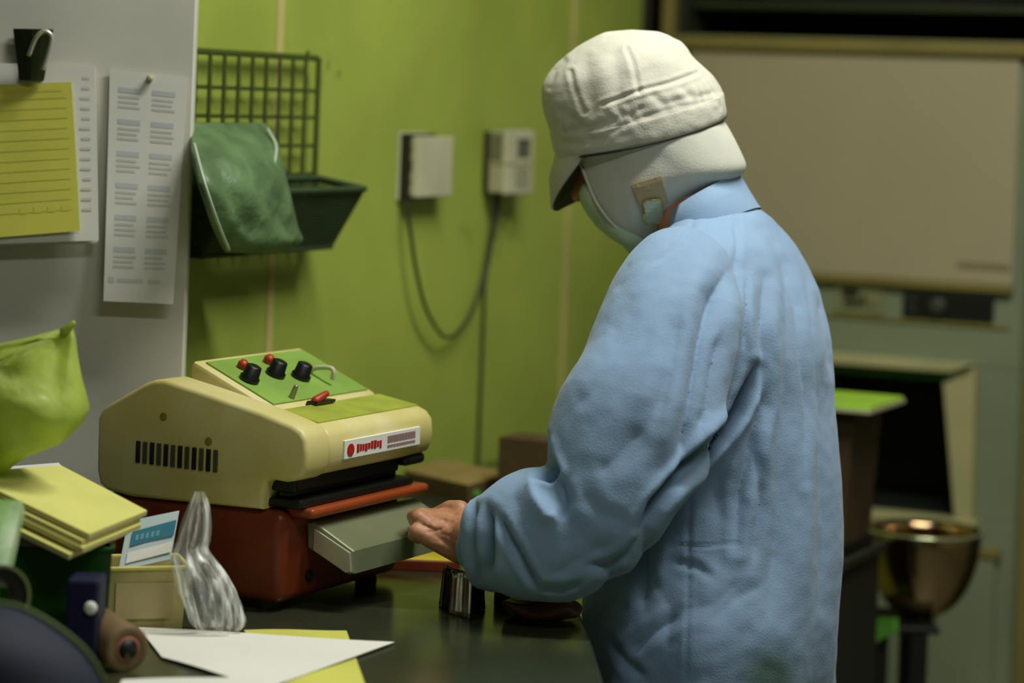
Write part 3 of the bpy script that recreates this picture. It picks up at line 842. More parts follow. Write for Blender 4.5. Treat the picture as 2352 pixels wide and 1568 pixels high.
for pl, w, amp in (([(1040, 1200), (1010, 1216), (985, 1222)], 4, -.0010), ([(1046, 1236), (1010, 1222)], 5, -.0008), ([(1046, 1180), (1022, 1196), (1000, 1202)], 4, -.0009), ([(970, 1204), (985, 1210), (1000, 1216)], 3, -.0014), ([(1035, 1262), (1010, 1250), (990, 1246)], 5, .0007)):
    for a, b in zip(pl[:-1], pl[1:]):
        ln = math.hypot(b[0] - a[0], b[1] - a[1]); s_ = np.clip(((hx - a[0]) * (b[0] - a[0]) + (hy - a[1]) * (b[1] - a[1])) / ln, 0, ln)
        d_ = np.hypot(hx - a[0] - s_ * (b[0] - a[0]) / ln, hy - a[1] - s_ * (b[1] - a[1]) / ln)
        dd += amp * np.exp(-(d_ / w) ** 2) * (gn[:, 1] < 0)
gv = gv + gn * dd[:, None]
V, Fc = join((bv.tolist(), bf), (gv.tolist(), gf))
bo = mk('body', V, Fc, m_skin, pr, True)
for s_ in (-1, 1):
    e = hc + fw * .080 + up * .004 + lf * (.032 * s_)
    mk('eye', *gell(e, fw * .010, lf * .013, up * .007, 14, 8), m_eye, pr, True)
    mk('eyebrow', *gcap(e + up * .022 + lf * .014 + fw * .003, e + up * .022 - lf * .014 + fw * .003, .004, .004), m_brow, pr, True)
# trousers and shoes
tp = [gell((HX.x, HX.y, .80), NW * .125, TW * .165, (0, 0, .13))]
for s_ in (-1, 1):
    hp = Vector((HX.x, HX.y, .78)) + TW * (.088 * s_)
    kn = hp + fwd * .02 + TW * (.005 * s_); kn.z = .45
    an = hp - fwd * .01 + TW * (.01 * s_); an.z = .12
    tp += [gcap(hp, kn, .095, .075), gcap(kn, an, .075, .062)]
    sh = an.copy(); sh.z = 0
    fr_ = lambda x, y, z, o=sh: o + fwd * x + TW * y + Vector((0, 0, z))
    mk('shoe', *join(gbox(fr_, (-.09, -.046, 0), (.19, .046, .03), .01), gprism(fr_, [(-.085, .03), (.185, .03), (.18, .05), (.10, .085), (.03, .11), (-.08, .105)], -.042, .042, 'bz', .012)), m_shoe, pr)
tv, tn, tf = remesh(tp, .010, 4)
mk('trousers', tv.tolist(), tf, m_trous, pr, True)

# ------------------------------------------------------------------ things on the table right of the machine
# foil pouch under the hand
fp = root('foil_pouch', 'small silver gusseted foil pouch standing beneath the worker hand', 'pouch', P(1060, 1415, 2.95) * 1)
OFF[fp.name] = fp.location = Vector((-.035, 2.95, ZT))
def T(px, py, z=ZT):
    ry = P(px, py, 1.0) - Vector((0, 0, CZ))
    return Vector((0, 0, CZ)) + ry * ((z - CZ) / ry.z)
A, B, Cc, D = T(1030, 1408, ZT + .0005), T(1079, 1422, ZT + .0005), T(1114, 1398, ZT + .0005), T(1008, 1388, ZT + .0005)
zt = Vector((0, 0, .060))
A2 = P(1040, 1316, A.y + .004); B2 = P(1086, 1314, B.y + .004); C2 = P(1112, 1330, Cc.y); D2 = P(1020, 1294, D.y + .004)
def wall_sheet(a, b, b2, a2, amp, nu=14, nv=8, ph=0, th=.0012):
    nrm_ = (b - a).cross(a2 - a).normalized()
    return gslab([a, b, b2, a2], th, nu, nv, lambda u, v: nrm_ * (amp * math.sin(u * 9 + ph + 1.2 * v) * math.sin(math.pi * u) + amp * .4 * math.sin(u * 21 + 2 * v)))
mk('front_face', *wall_sheet(A, B, B2, A2, .0026), m_foil, fp, True)
mk('side_gusset', *wall_sheet(D, A, A2, D2, -.003, ph=1), m_foild, fp, True)
mk('side_face', *wall_sheet(B, Cc, C2, B2, .002, ph=2), m_foild, fp, True)
mk('rear_face', *wall_sheet(Cc, D, D2, C2, .002, ph=2), m_foil, fp, True)
# yellow topped red box
x0, x1, y0, y1 = -.150, -.046, 3.215, 3.37
yb = root('shallow_box', 'shallow red card box with yellow top behind the foil pouch', 'box', ((x0 + x1) / 2, (y0 + y1) / 2, ZT))
mk('box_body', *gbox(XY, (x0, y0, ZT), (x1, y1, ZT + .013), .001, 1), m_redb, yb)
mk('box_top', *gbox(XY, (x0 + .001, y0 + .001, ZT + .013), (x1 - .001, y1 - .001, ZT + .0145), .0004, 1), m_ytop, yb)
# leather pouch beneath the sleeve
c = Vector((.056, 2.940, ZT))
lv, lfc = gell(c + Vector((0, 0, .013)), (.046, 0, 0), (0, .034, 0), (0, 0, .013), 48, 20)
lv = [v + (Vector((0, 0, .010 * (abs(noise.noise(v * 34)) - .12))) + Vector((.006, .004, 0)) * noise.noise(v * 30)) * (v.z > ZT + .004) for v in lv]
tag(mk('leather_pouch', lv, lfc, m_leather, None, True), 'dark brown flattened pouch lying under the sleeve', 'pouch')
fv, ff_ = gslab([Vector((0.00, 2.985, ZT + .030)), Vector((.075, 2.975, ZT + .034)), Vector((.08, 3.05, ZT + .034)), Vector((0.005, 3.06, ZT + .03))], .012)
blk = gbox(XY, (.0, 3.0, ZT), (.07, 3.06, ZT + .024), .003)
tag(mk('notebook', *join(blk), m_black), 'black notebook lying under the elbow of the blue sleeve', 'notebook')
# flat cardboard box against the wall
a, b, c_, d_ = Vector((-.145, 3.885, 0)), Vector((-.090, 4.020, 0)), Vector((.015, 3.905, 0)), Vector((-.045, 3.762, 0))
fb = root('flat_carton', 'flat open topped brown cardboard carton lying against the green wall', 'carton', ((a + c_) / 2)[:2] + (ZT,))
Q = [Vector((p.x, p.y, 0)) for p in (a, b, c_, d_)]
mk('carton_body', *gloft([[p + Vector((0, 0, z)) for p in Q] for z in (ZT + .0003, ZT + .026)]), m_carddark_shade, fb)  # sides darker than the flaps: shadow on the front put into the colour
cen = sum(Q, Vector()) / 4
Q2 = [cen + (p - cen) * 1.0 for p in Q]
mids = [(Q2[0] + Q2[1]) / 2, (Q2[3] + Q2[2]) / 2]
for qq in ((Q2[0], Q2[1], Q2[0] + (Q2[1] - Q2[0]) * 1.0, None),):
    pass
for s0, s1, hz in ((0, .495, .0285), (.505, 1, .0280)):
    p = [Q2[0].lerp(Q2[3], s0), Q2[1].lerp(Q2[2], s0), Q2[1].lerp(Q2[2], s1), Q2[0].lerp(Q2[3], s1)]
    mk('flap', *gloft([[v + Vector((0, 0, z)) for v in p] for z in (ZT + .026, ZT + hz)]), m_card, fb)
# upright carton near the wall
uc = root('upright_carton', 'small dark brown carton standing behind the blue sleeve', 'carton', (.035, 3.78, ZT))
fr_ = lambda x, y, z: Vector((.000, 3.80, ZT)) + NW * x + TW * y + Vector((0, 0, z))
mk('carton_body', *gbox(fr_, (-.002, 0, 0), (.085, .07, .094), .0012, 1), m_carddark_shade, uc)
mk('flap', *gbox(fr_, (-.002, 0, .094), (.040, .07, .0960), .0004, 1), m_carddark_shade, uc)
mk('flap', *gbox(fr_, (.043, 0, .094), (.085, .07, .0960), .0004, 1), m_carddark_shade, uc)
# green scrap
gs = T(1088, 1150)
sv, sf = gell(gs + Vector((0, 0, .009)), (.012, 0, 0), (0, .010, 0), (0, 0, .009), 16, 8)
sv = [v + (v - gs).normalized() * .003 * noise.noise(v * 150) for v in sv]
sv = [Vector((v.x, v.y, max(v.z, ZT))) for v in sv]
tag(mk('leaf_scrap', sv, sf, m_cloth), 'small crumpled green scrap behind the cuff', 'scrap')

# ------------------------------------------------------------------ on the partition: papers, clip, calendar
YP = 3.22
def pp(px, py, off=0.0):
    return planepx(px, py, (0, YP - off, 0), Vector((0, 1, 0)))
cal = root('wall_calendar', 'long narrow white calendar sheet with two columns of months', 'calendar', pp(325, 693))
def sheet_pt(quad, u, v, off):
    q = [pp(*p, off) for p in quad]
    return q[0] * (1 - u) * (1 - v) + q[1] * u * (1 - v) + q[2] * u * v + q[3] * (1 - u) * v
cq = [(252, 158), (430, 176), (403, 695), (244, 688)]
def bulge(u, v): return Vector((0, -.012 * v * v, 0))
q = [pp(*p, .004) for p in cq]
mk('sheet', *gslab([q[3], q[2], q[1], q[0]], .0012, 4, 10, lambda u, v: Vector((0, -.022 * (1 - v) ** 1.5, 0))), m_white, cal)
def qprint(quad, rects, off, bend=None):
    V, Fc = [], []
    for (u0, u1, v0, v1) in rects:
        k = len(V)
        for (u, v) in ((u0, v0), (u1, v0), (u1, v1), (u0, v1)):
            p = sheet_pt(quad, u, v, off)
            if bend: p = p + bend(u, v)
            V.append(p)
        Fc.append((k, k + 1, k + 2, k + 3))
    return V, Fc
rects, heads = [], []
for r_ in range(6):
    for c_i in range(2):
        u0 = .12 + .44 * c_i; v0 = .075 + .138 * r_
        heads.append((u0, u0 + .30, v0, v0 + .022))
        for k in range(3): rects.append((u0, u0 + .24 + random.uniform(0, .08), v0 + .036 + k * .022, v0 + .046 + k * .022))
rects.append((.06, .14, .895, .92)); rects.append((.18, .55, .90, .916)); rects.append((.62, .80, .90, .916))
bd = lambda u, v: Vector((0, -.022 * v ** 1.5 - .0003, 0))
mk('month_rows', *qprint(cq, rects, .004, bd), m_print, cal, kind='stuff')
for h in heads: mk('month_heading', *qprint(cq, [h], .004, bd), m_printb, cal)
mk('hanging_pin', *glathe(pp(345, 180, .005), (0, -1, 0), ((.004, 0), (.0045, .004), (.002, .007)), 12), m_boxg, cal)
# white stack of notices
nq = [(-60, 148), (212, 160), (226, 556), (-60, 566)]
ns = root('notice_sheets', 'thick white notice sheets hanging behind the yellow sheet', 'paper', pp(80, 560))
for k in range(3):
    q = [pp(x + k * 3, y - k * 3, .004 + .003 * k) for x, y in nq]
    mk('sheet', *gslab([q[3], q[2], q[1], q[0]], .0012, 2, 8, lambda u, v, k=k: Vector((0, -.014 * (1 - v) ** 1.4 * (1 + .2 * k), 0))), m_white, ns)
rects = [(.86 + random.uniform(0, .03), .95, .06 + i * .058, .075 + i * .058) for i in range(14)]
mk('print_marks', *qprint([(-54, 142), (218, 154), (232, 550), (-54, 560)], rects, .0104, lambda u, v: Vector((0, -.0199 * v ** 1.4, 0))), m_print, ns)
yq = [(-60, 196), (164, 188), (190, 528), (-60, 548)]
ys = root('yellow_sheet', 'yellow ruled sheet clipped on top of the white notices', 'paper', pp(60, 540))
q = [pp(x, y, .014) for x, y in yq]
mk('sheet', *gslab([q[3], q[2], q[1], q[0]], .0010, 2, 8, lambda u, v: Vector((0, -.020 * (1 - v) ** 1.4, 0))), m_yel, ys)
rects = [(.03, .94, .10 + i * .068, .106 + i * .068) for i in range(12)] + [(.45 + .13 * (i % 4), .52 + .13 * (i % 4), .82, .86) for i in range(4)] + [(.05, .9, .045, .06)]
mk('ruled_lines', *qprint(yq, rects, .0144, lambda u, v: Vector((0, -.0200 * v ** 1.4, 0))), m_yline, ys)
# bulldog clip
cl = root('bulldog_clip', 'dark metal bulldog clip with pale curved lever holding the sheets', 'clip', pp(78, 188))
def cp(px, py, off): return pp(px, py, off)
q = [cp(30, 66, .030), cp(122, 68, .030), cp(100, 186, .020), cp(44, 184, .020)]
mk('jaw', *gslab([q[3], q[2], q[1], q[0]], .003, 4, 4, lambda u, v: Vector((0, -.006 * math.sin(math.pi * u), 0))), mat('dark clip steel', (58, 66, 36), .35, metal=.5), cl)
q = [cp(34, 70, .006), cp(118, 72, .006), cp(98, 186, .012), cp(46, 184, .012)]
mk('rear_jaw', *gslab([q[3], q[2], q[1], q[0]], .003), m_dark, cl)
mk('lever', *gtube([cp(66, 128, .036), cp(82, 88, .042), cp(102, 72, .042), cp(118, 84, .040), cp(112, 118, .038), cp(98, 160, .034)], .0030, 8, 5), mat('pale lever', (196, 196, 176), .3, metal=.5), cl, True)

# ------------------------------------------------------------------ wall rack, basket and bag
rk = root('grid_rack', 'dark green wire grid rack hung on the green wall', 'rack', WF(2.95, .02, 1.19))
for i in range(11):
    tt_ = 3.155 - i * .0365
    mk('upright_wire', *gtube([WF(tt_, .022, 1.246), WF(tt_, .022, 1.503)], .0028 if i else .0042, 6), m_wire, rk)
for i, z in enumerate((1.503, 1.456, 1.418, 1.378, 1.338, 1.298, 1.258)):
    mk('cross_wire', *gtube([WF(2.785, .018, z), WF(3.157, .018, z)], .0046 if i == 0 else .0028, 6), m_wire, rk)
for tt_ in (2.82, 3.12):
    mk('wall_hook', *gtube([WF(tt_, -.001, 1.503), WF(tt_, .022, 1.503), WF(tt_, .024, 1.512)], .003, 6), m_wire, rk)
# mesh basket hooked on the rack
bk = root('mesh_basket', 'dark green mesh basket hooked on the grid rack', 'basket', WF(2.98, .07, 1.215))
tA, tB = 2.80, 3.155
def bpt(tt_, k, z):     # k: 0 rear, 1 front; the front leans outwards
    f = (z - 1.236) / (1.332 - 1.236)
    return WF(tt_ + (0.012 if tt_ > 3 else 0) * (f - 1), .028 + k * (.032 + .044 * f), z - .012 * k * f)
loop = [bpt(tA, 0, 1.332), bpt(tB, 0, 1.332), bpt(tB, 1, 1.332), bpt(tA, 1, 1.332), bpt(tA, 0, 1.332)]
mk('rim', *join(*[gtube([loop[i], loop[i + 1]], .0045, 8) for i in range(4)]), m_mesh, bk)
loop = [bpt(tA, 0, 1.236), bpt(tB, 0, 1.236), bpt(tB, 1, 1.236), bpt(tA, 1, 1.236), bpt(tA, 0, 1.236)]
mk('bottom_frame', *join(*[gtube([loop[i], loop[i + 1]], .0035, 8) for i in range(4)]), m_mesh, bk)
ws = []
def strand(p, q): ws.append(gtube([p, q], .0012, 4))
for i in range(60):
    tt_ = tA + (tB - tA) * i / 59
    for k in (0, 1): strand(bpt(tt_, k, 1.236), bpt(tt_, k, 1.332))
    strand(bpt(tt_, 0, 1.236), bpt(tt_, 1, 1.236))
for i in range(17):
    k = i / 16
    for tt_ in (tA, tB): strand(bpt(tt_, k, 1.236), bpt(tt_, k, 1.332))
    strand(bpt(tA, k, 1.236), bpt(tB, k, 1.236))
for i in range(19):
    z = 1.236 + .096 * i / 18
    for k in (0, 1): strand(bpt(tA, k, z), bpt(tB, k, z))
    for tt_ in (tA, tB): strand(bpt(tt_, 0, z), bpt(tt_, 1, z))
mk('wire_mesh', *join(*ws), m_mesh, bk, kind='stuff')
mk('hook', *gtube([bpt(3.06, 0, 1.332), WF(3.06, .030, 1.340), WF(3.06, .024, 1.348), WF(3.06, .012, 1.343)], .003, 6), m_mesh, bk)
# plastic bag draped over the basket front
BR = [(282, 446, 606, 3.36), (300, 442, 622, 3.345), (330, 442, 636, 3.335), (370, 446, 646, 3.325), (420, 456, 658, 3.318), (470, 472, 668, 3.314), (520, 490, 682, 3.312), (555, 505, 690, 3.314), (580, 520, 640, 3.32)]
HB = [.048, .060, .084, .106, .122, .128, .128, .122, .114]
def wpx(px, py, h):
    return planepx(px, py, NW * (WC + h), NW)
rings = []
for i, (y, L, R, d) in enumerate(BR):
    out = []
    a_, b_ = wpx(L, y, HB[i]), wpx(R, y, HB[i])
    c = (a_ + b_) / 2; hv_ = (b_ - a_) / 2
    th = .010 + .010 * math.sin(math.pi * i / 8)
    for k in range(56):
        an = 2 * math.pi * k / 56
        v = c + hv_ * math.copysign(abs(math.cos(an)) ** .7, math.cos(an)) + NW * (th * math.sin(an))
        v += NW * (.012 * (abs(noise.noise(Vector((v.x * 30 + v.z * 9, v.z * 14, 1.2)))) * 2 - .5)) * abs(math.sin(an))
        out.append(v)
    rings.append(out)
rings = fine(rings, 4)
bg = root('hanging_plastic_bag', 'crinkled grey green plastic bag hanging in front of the basket', 'bag', P(560, 580, 3.32))
mk('bag_film', *gloft(rings), m_gbag, bg, True)
for pts in ([(614, 296, .075), (634, 336, .100), (628, 380, .122), (614, 408, .132)], [(446, 330, .098), (470, 420, .136), (500, 510, .142), (526, 574, .128)]):
    mk('bag_edge', *gtube([wpx(*p) for p in pts], .0022, 8, 6), mat('bright film fold', (176, 192, 164), .3), bg, True)
# ------------------------------------------------------------------ two wall boxes and the cable
b1 = root('wall_sensor_box', 'cream plastic wall box without display, left of the display box', 'wall box', WF(3.50, .015, 1.29))
mk('back_plate', *gbox(WF, (3.449, 0, 1.292), (3.548, .004, 1.398), .001, 1), m_boxw, b1)
mk('bracket', *gbox(WF, (3.452, .004, 1.295), (3.540, .022, 1.396), .0015, 1), m_dark, b1)
mk('cover', *gbox(WF, (3.455, .022, 1.298), (3.575, .034, 1.392), .002), m_boxw, b1)
for z0, z1 in ((1.302, 1.318), (1.322, 1.336), (1.354, 1.368), (1.372, 1.388)):
    mk('clip_tab', *gbox(WF, (3.4535, .012, z0), (3.456, .026, z1), .0005, 1), m_boxg, b1)
b2 = root('wall_control_box', 'grey cream control box with small display and rubber band', 'wall box', WF(3.80, .015, 1.298))
mk('back_bracket', *gbox(WF, (3.755, 0, 1.300), (3.85, .012, 1.400), .001, 1), m_dark, b2)
vb_ = mk('speaker_body', *gbox(WF, (3.752, .012, 1.300), (3.862, .038, 1.402), .002), m_boxg, b2)
for i in range(6):
    mk('grille_slot', *gbox(WF, (3.7512, .0155 + i * .0036, 1.352), (3.7526, .0168 + i * .0036, 1.398), 0), m_dark, vb_)
fpn = mk('face_plate', *gbox(WF, (3.7515, .038, 1.298), (3.860, .044, 1.404), .002), m_boxw, b2)
mk('display', *gbox(WF, (3.795, .0435, 1.358), (3.842, .0448, 1.388), .0004, 1), m_scr, fpn)
mk('display_hood', *gbox(WF, (3.795, .0435, 1.384), (3.842, .0454, 1.389), .0004, 1), m_dark, fpn)
for i in range(3):
    for j in range(3):
        mk('key', *gbox(WF, (3.790 + .018 * j, .0435, 1.310 + .012 * i), (3.802 + .018 * j, .0450, 1.317 + .012 * i), .0004, 1), m_silver, fpn)
mk('rubber_band', *join(gbox(WF, (3.7505, .011, 1.348), (3.7520, .0455, 1.3495)), gbox(WF, (3.7505, .0442, 1.3485), (3.861, .0458, 1.350))), m_boxg, b2)
def wpx(px, py, h):
    return planepx(px, py, NW * (WC + h), NW)
cab = [wpx(938, 446, .016), wpx(936, 480, .018), wpx(944, 540, .022), wpx(954, 610, .024), wpx(972, 690, .024), wpx(995, 742, .022), wpx(1022, 774, .020), wpx(1050, 764, .016), wpx(1085, 712, .012), wpx(1110, 640, .010), wpx(1126, 560, .012), wpx(1136, 500, .016), wpx(1138, 442, .02)]
tag(mk('looping_cable', *gtube(cab, .0029, 8, 6), m_cord, None, True), 'dark cable hanging in a loop between the two wall boxes', 'cable')
cab = [wpx(1148, 440, .022), wpx(1141, 500, .016), wpx(1126, 580, .010), wpx(1114, 650, .006), wpx(1110, 760, .005), wpx(1104, 900, .005), wpx(1100, 1010, .005), wpx(1098, 1066, .006)]
tag(mk('straight_cable', *gtube(cab, .0027, 8, 6), m_cord, None, True), 'thin cable running straight down the wall from the display box', 'cable')

# ------------------------------------------------------------------ clutter at the lower left
# beige carton with a card
bc = root('beige_carton', 'small open beige carton holding a white and teal card', 'carton', (-.40, 2.84, ZT))
def taper_box(c, hx, hy, h, g, ang, th=.003):
    ca, sa = math.cos(ang), math.sin(ang)
    def f(x, y, z): return Vector((c[0] + x * ca - y * sa, c[1] + x * sa + y * ca, c[2] + z))
    def rg(k, z, ins=0): return [f(x * (hx * k - ins), y * (hy * k - ins), z) for x, y in ((-1, -1), (1, -1), (1, 1), (-1, 1))]
    return gloft([rg(1, 0), rg(g, h), rg(g, h, th), rg(1, .004, th)]), f
g_, f_ = taper_box((-.402, 2.845, ZT), .046, .034, .068, 1.10, .30)
mk('carton_walls', *g_, m_beige, bc)
mk('rim', *join(*[gtube([f_(x0 * .051, y0 * .038, .068), f_(x1 * .051, y1 * .038, .068)], .0026, 6) for (x0, y0), (x1, y1) in (((-1, -1), (1, -1)), ((1, -1), (1, 1)), ((1, 1), (-1, 1)), ((-1, 1), (-1, -1)))]), mat('yellow rim', (206, 198, 106), .6), bc)
mk('label_panel', *gbox(f_, (-.030, -.0382, .012), (.034, -.0368, .052), 0), mat('tan label', (184, 168, 120), .7), bc)
q = [P(272, 1310, 2.835), P(392, 1284, 2.850), P(412, 1172, 2.875), P(294, 1196, 2.865)]
cd = root('index_card', 'white card with teal band standing in the beige carton', 'card', (q[0] + q[1]) / 2)
mk('card_sheet', *gslab(q, .0012), m_cardw, cd)
def qpt(u, v, o=.0020):
    return q[0] * (1 - u) * (1 - v) + q[1] * u * (1 - v) + q[2] * u * v + q[3] * (1 - u) * v + Vector((0, -o, 0))
mk('teal_band', [qpt(.14, .46), qpt(.98, .50), qpt(.98, .82), qpt(.14, .76)], [(0, 1, 2, 3)], m_teal, cd)
vv = []
for i in range(5):
    u = .22 + i * .10
    vv.append(([qpt(u, .56, .0026), qpt(u + .06, .565, .0026), qpt(u + .06, .68, .0026), qpt(u, .675, .0026)], [(0, 1, 2, 3)]))
mk('band_lettering', *join(*vv), mat('pale teal print', (96, 160, 172), .6), cd)
mk('grey_band', [qpt(.12, .12), qpt(.98, .16), qpt(.98, .38), qpt(.12, .34)], [(0, 1, 2, 3)], m_white, cd)

# crinkled clear film bundle
CB = [(1128, 448, 466, 2.80), (1160, 436, 476, 2.80), (1200, 424, 482, 2.80), (1240, 412, 478, 2.80), (1258, 404, 472, 2.80), (1285, 398, 492, 2.798), (1320, 406, 520, 2.797), (1360, 420, 542, 2.796), (1400, 436, 556, 2.796), (1430, 448, 560, 2.798), (1448, 462, 545, 2.80)]
rings = []
for i, (y, L, R, d) in enumerate(CB):
    c = P((L + R) / 2, y, d); hw = (P(R, y, d) - P(L, y, d)).length / 2
    out = []
    for k in range(48):
        an = 2 * math.pi * k / 48
        f = 1 + .16 * math.sin(an * 7 + i * .35) + .10 * math.sin(an * 13 + i * .8) + .18 * noise.noise(Vector((math.cos(an) * 2, math.sin(an) * 2, i * .6)))
        v = c + Vector((hw * f * math.cos(an), min(hw, .03) * f * math.sin(an), 0))
        v.z = max(v.z, ZT + .001)
        out.append(v)
    rings.append(out)
rings = fine(rings, 3)
cb = root('clear_film_bundle', 'crinkled clear cellophane bag standing in front of the machine', 'bag', (P(500, 1448, 2.8).x, 2.8, ZT))
mk('film', *gloft(rings, cap=False), m_clear, cb, True)
# navy box and its white stud
nv_ = root('navy_box', 'narrow navy blue plastic box beside the beige carton', 'box', (P(190, 1480, 2.62).x, 2.62, ZT))
x0, x1 = P(150, 1400, 2.60).x, P(228, 1400, 2.60).x
mk('box_body', *gbox(XY, (x0, 2.60, ZT), (x1, 2.645, .944), .004), m_navyb, nv_)
mk('stud', *gell(P(208, 1396, 2.598), (.007, 0, 0), (0, .004, 0), (0, 0, .007), 16, 8), m_white, nv_, True)
# pale brown tube with a dark open end
c0 = P(225, 1445, 2.66); c1 = P(292, 1482, 2.60)
c0.z = max(c0.z, ZT + .024); c1.z = ZT + .024
ax = (c1 - c0).normalized()
tb = root('card_tube', 'pale brown card tube lying with its dark open end to the right', 'tube', ((c0 + c1) / 2)[:2] + (ZT,))
L_ = (c1 - c0).length
mk('tube_wall', *glathe(c0, ax, ((.0235, 0), (.024, L_), (.0225, L_ + .001), (.010, L_ + .001), (.009, L_ - .03), (.002, L_ - .03)), 28), m_wood, tb, True)
mk('tube_core', *glathe(c0 + ax * (L_ - .002), ax, ((.0135, 0), (.0135, .004), (.0095, .0045), (.009, -.02)), 24, cap=False), m_pink, tb, True)
mk('core_bore', *glathe(c0 + ax * (L_ + .0012), ax, ((.0105, -.002), (.0105, .0015)), 24), m_black, tb, True)
# dark rounded bag in the lower left corner
DR = [(1384, -160, -10), (1390, -210, 30), (1402, -250, 66), (1425, -275, 108), (1455, -292, 152), (1490, -304, 192), (1530, -312, 222), (1570, -318, 242), (1640, -322, 258), (1740, -322, 262)]
rings = []
for i, (y, L, R) in enumerate(DR):
    d = 2.34; c = P((L + R) / 2, y, d); hw = (P(R, y, d) - P(L, y, d)).length / 2
    k_ = math.sin(math.pi / 2 * min(1, (i + 1) / 6))
    out = [c + Vector((hw * math.cos(2 * math.pi * k / 40), .075 * k_ * math.sin(2 * math.pi * k / 40), 0)) for k in range(40)]
    for v in out: v.z = max(v.z, ZT)
    rings.append(out)
db = root('navy_bag', 'dark navy rounded bag in the lower left corner', 'bag', (P(-40, 1600, 2.34).x, 2.34, ZT))
mk('bag_body', *gloft(rings), m_navy, db, True)
edge = [P(x, y, 2.34) + Vector((0, -.0, 0)) for (x, y) in ((-10, 1384), (30, 1390), (66, 1402), (108, 1425), (152, 1455), (192, 1490), (222, 1530), (242, 1570))]
mk('edge_tube', *gtube(edge, .0026, 8, 4), mat('olive piping', (74, 96, 40), .6), db, True)  # rim highlight along the outline, painted as an olive tube

# dark green tray with black things and the pads on top
dg = root('green_tray', 'dark green plastic tray at the left, black items inside', 'tray', (P(120, 1400, 2.72).x, 2.72, ZT))
g_, f_ = taper_box((-.475, 2.735, ZT), .055, .055, .110, 1.08, .15)
mk('tray_walls', *g_, m_dgreen, dg)
mk('rim', *join(*[gtube([f_(x0 * .0595, y0 * .0595, .110), f_(x1 * .0595, y1 * .0595, .110)], .0030, 6) for (x0, y0), (x1, y1) in (((-1, -1), (1, -1)), ((1, -1), (1, 1)), ((1, 1), (-1, 1)), ((-1, 1), (-1, -1)))]), m_dgreen, dg)
# pads: a tilted fanned pile on top of a black storage case
K, Rr, FR, FL = P(205, 1226, 2.64), P(338, 1172, 2.76), P(140, 1068, 2.86), P(-90, 1085, 2.72)
dn = Vector((0, 0, -1))
case_top = min(K.z, Rr.z, FL.z) - .030
cs_ = root('storage_case', 'black storage case with rounded lid under the yellow pads', 'case', (-.50, 2.74, ZT))
cx_, cy_ = P(120, 1230, 2.74).x, 2.735
fr_ = lambda x, y, z: Vector((cx_ + x * .985 - y * .17, cy_ + x * .17 + y * .985, z))
mk('case_body', *gbox(fr_, (-.040, -.045, ZT + .006), (.040, .05, case_top - .022), .006), m_black, cs_)
mk('case_lid', *gbox(fr_, (-.043, -.048, case_top - .022), (.043, .053, case_top - .0005), .008, 3), m_black, cs_)
mk('latch', *gbox(fr_, (-.012, -.0510, case_top - .05), (.008, -.0445, case_top - .014), .002), mat('worn grey latch', (120, 132, 100), .35, metal=.4), cs_)
labs = ['topmost pale yellow pad of the tilted pile', 'second pad down, with cream page edges, in the tilted pile', 'third pad down, jutting left, in the tilted pile', 'lowest pad of the tilted pile']
for i in range(4):
    off = Vector((-.006 * i * (1 if i % 2 else .4), -.004 * i, -.0062 * i - .0004 * i))
    q = [v + off for v in (K, Rr, FR, FL)]
    o = root('writing_pad', labs[i], 'pad', (K + FR) / 2 + off - Vector((0, 0, .006)), 'pads in the tilted pile')
    mk('page_block', *gslab([v - Vector((0, 0, .001)) for v in q], .0048), m_padedge, o)
    mk('cover', *gslab(q, .0010), m_pad, o)
# white sheet behind the pads
q = [P(10, 1092, 2.88), P(150, 1082, 2.91), P(135, 1062, 3.0), P(30, 1070, 2.98)]
tag(mk('loose_sheet', *gslab([q[0], q[1], q[2], q[3]], .001), m_white), 'loose white sheet sticking out behind the yellow pads', 'paper')
# lime plastic bag on the pads
LR = [(752, 148, 166), (775, 70, 174), (800, -40, 177), (830, -110, 182), (860, -140, 187), (900, -150, 198), (930, -150, 206), (960, -148, 194), (990, -140, 166), (1015, -130, 138), (1030, -120, 100), (1050, -110, 54), (1075, -100, 20), (1092, -96, -6)]
rings = []
for i, (y, L, R) in enumerate(LR):
    d = 2.76; c = P((L + R) / 2, y, d); hw = (P(R, y, d) - P(L, y, d)).length / 2
    th = .012 + .042 * math.sin(math.pi * min(1, i / 12))
    out = []
    for k in range(44):
        an = 2 * math.pi * k / 44
        f = 1 + .10 * math.sin(3 * an + i * .4)
        v = c + Vector((hw * math.cos(an), th * f * math.sin(an), 0))
        v.y += .040 * (abs(noise.noise(Vector((v.x * 20 + v.z * 7, 3.1, v.z * 12)))) * 2 - .4) * abs(math.sin(an))
        out.append(v)
    rings.append(out)
lb = root('lime_plastic_bag', 'crumpled lime green plastic bag on the left above the pads', 'bag', P(-40, 1092, 2.76))
mk('bag_film', *gloft(rings), m_lime, lb, True)
mk('bag_knot', *gcap(P(150, 760, 2.757), P(168, 742, 2.757), .006, .003), m_lime, lb, True)
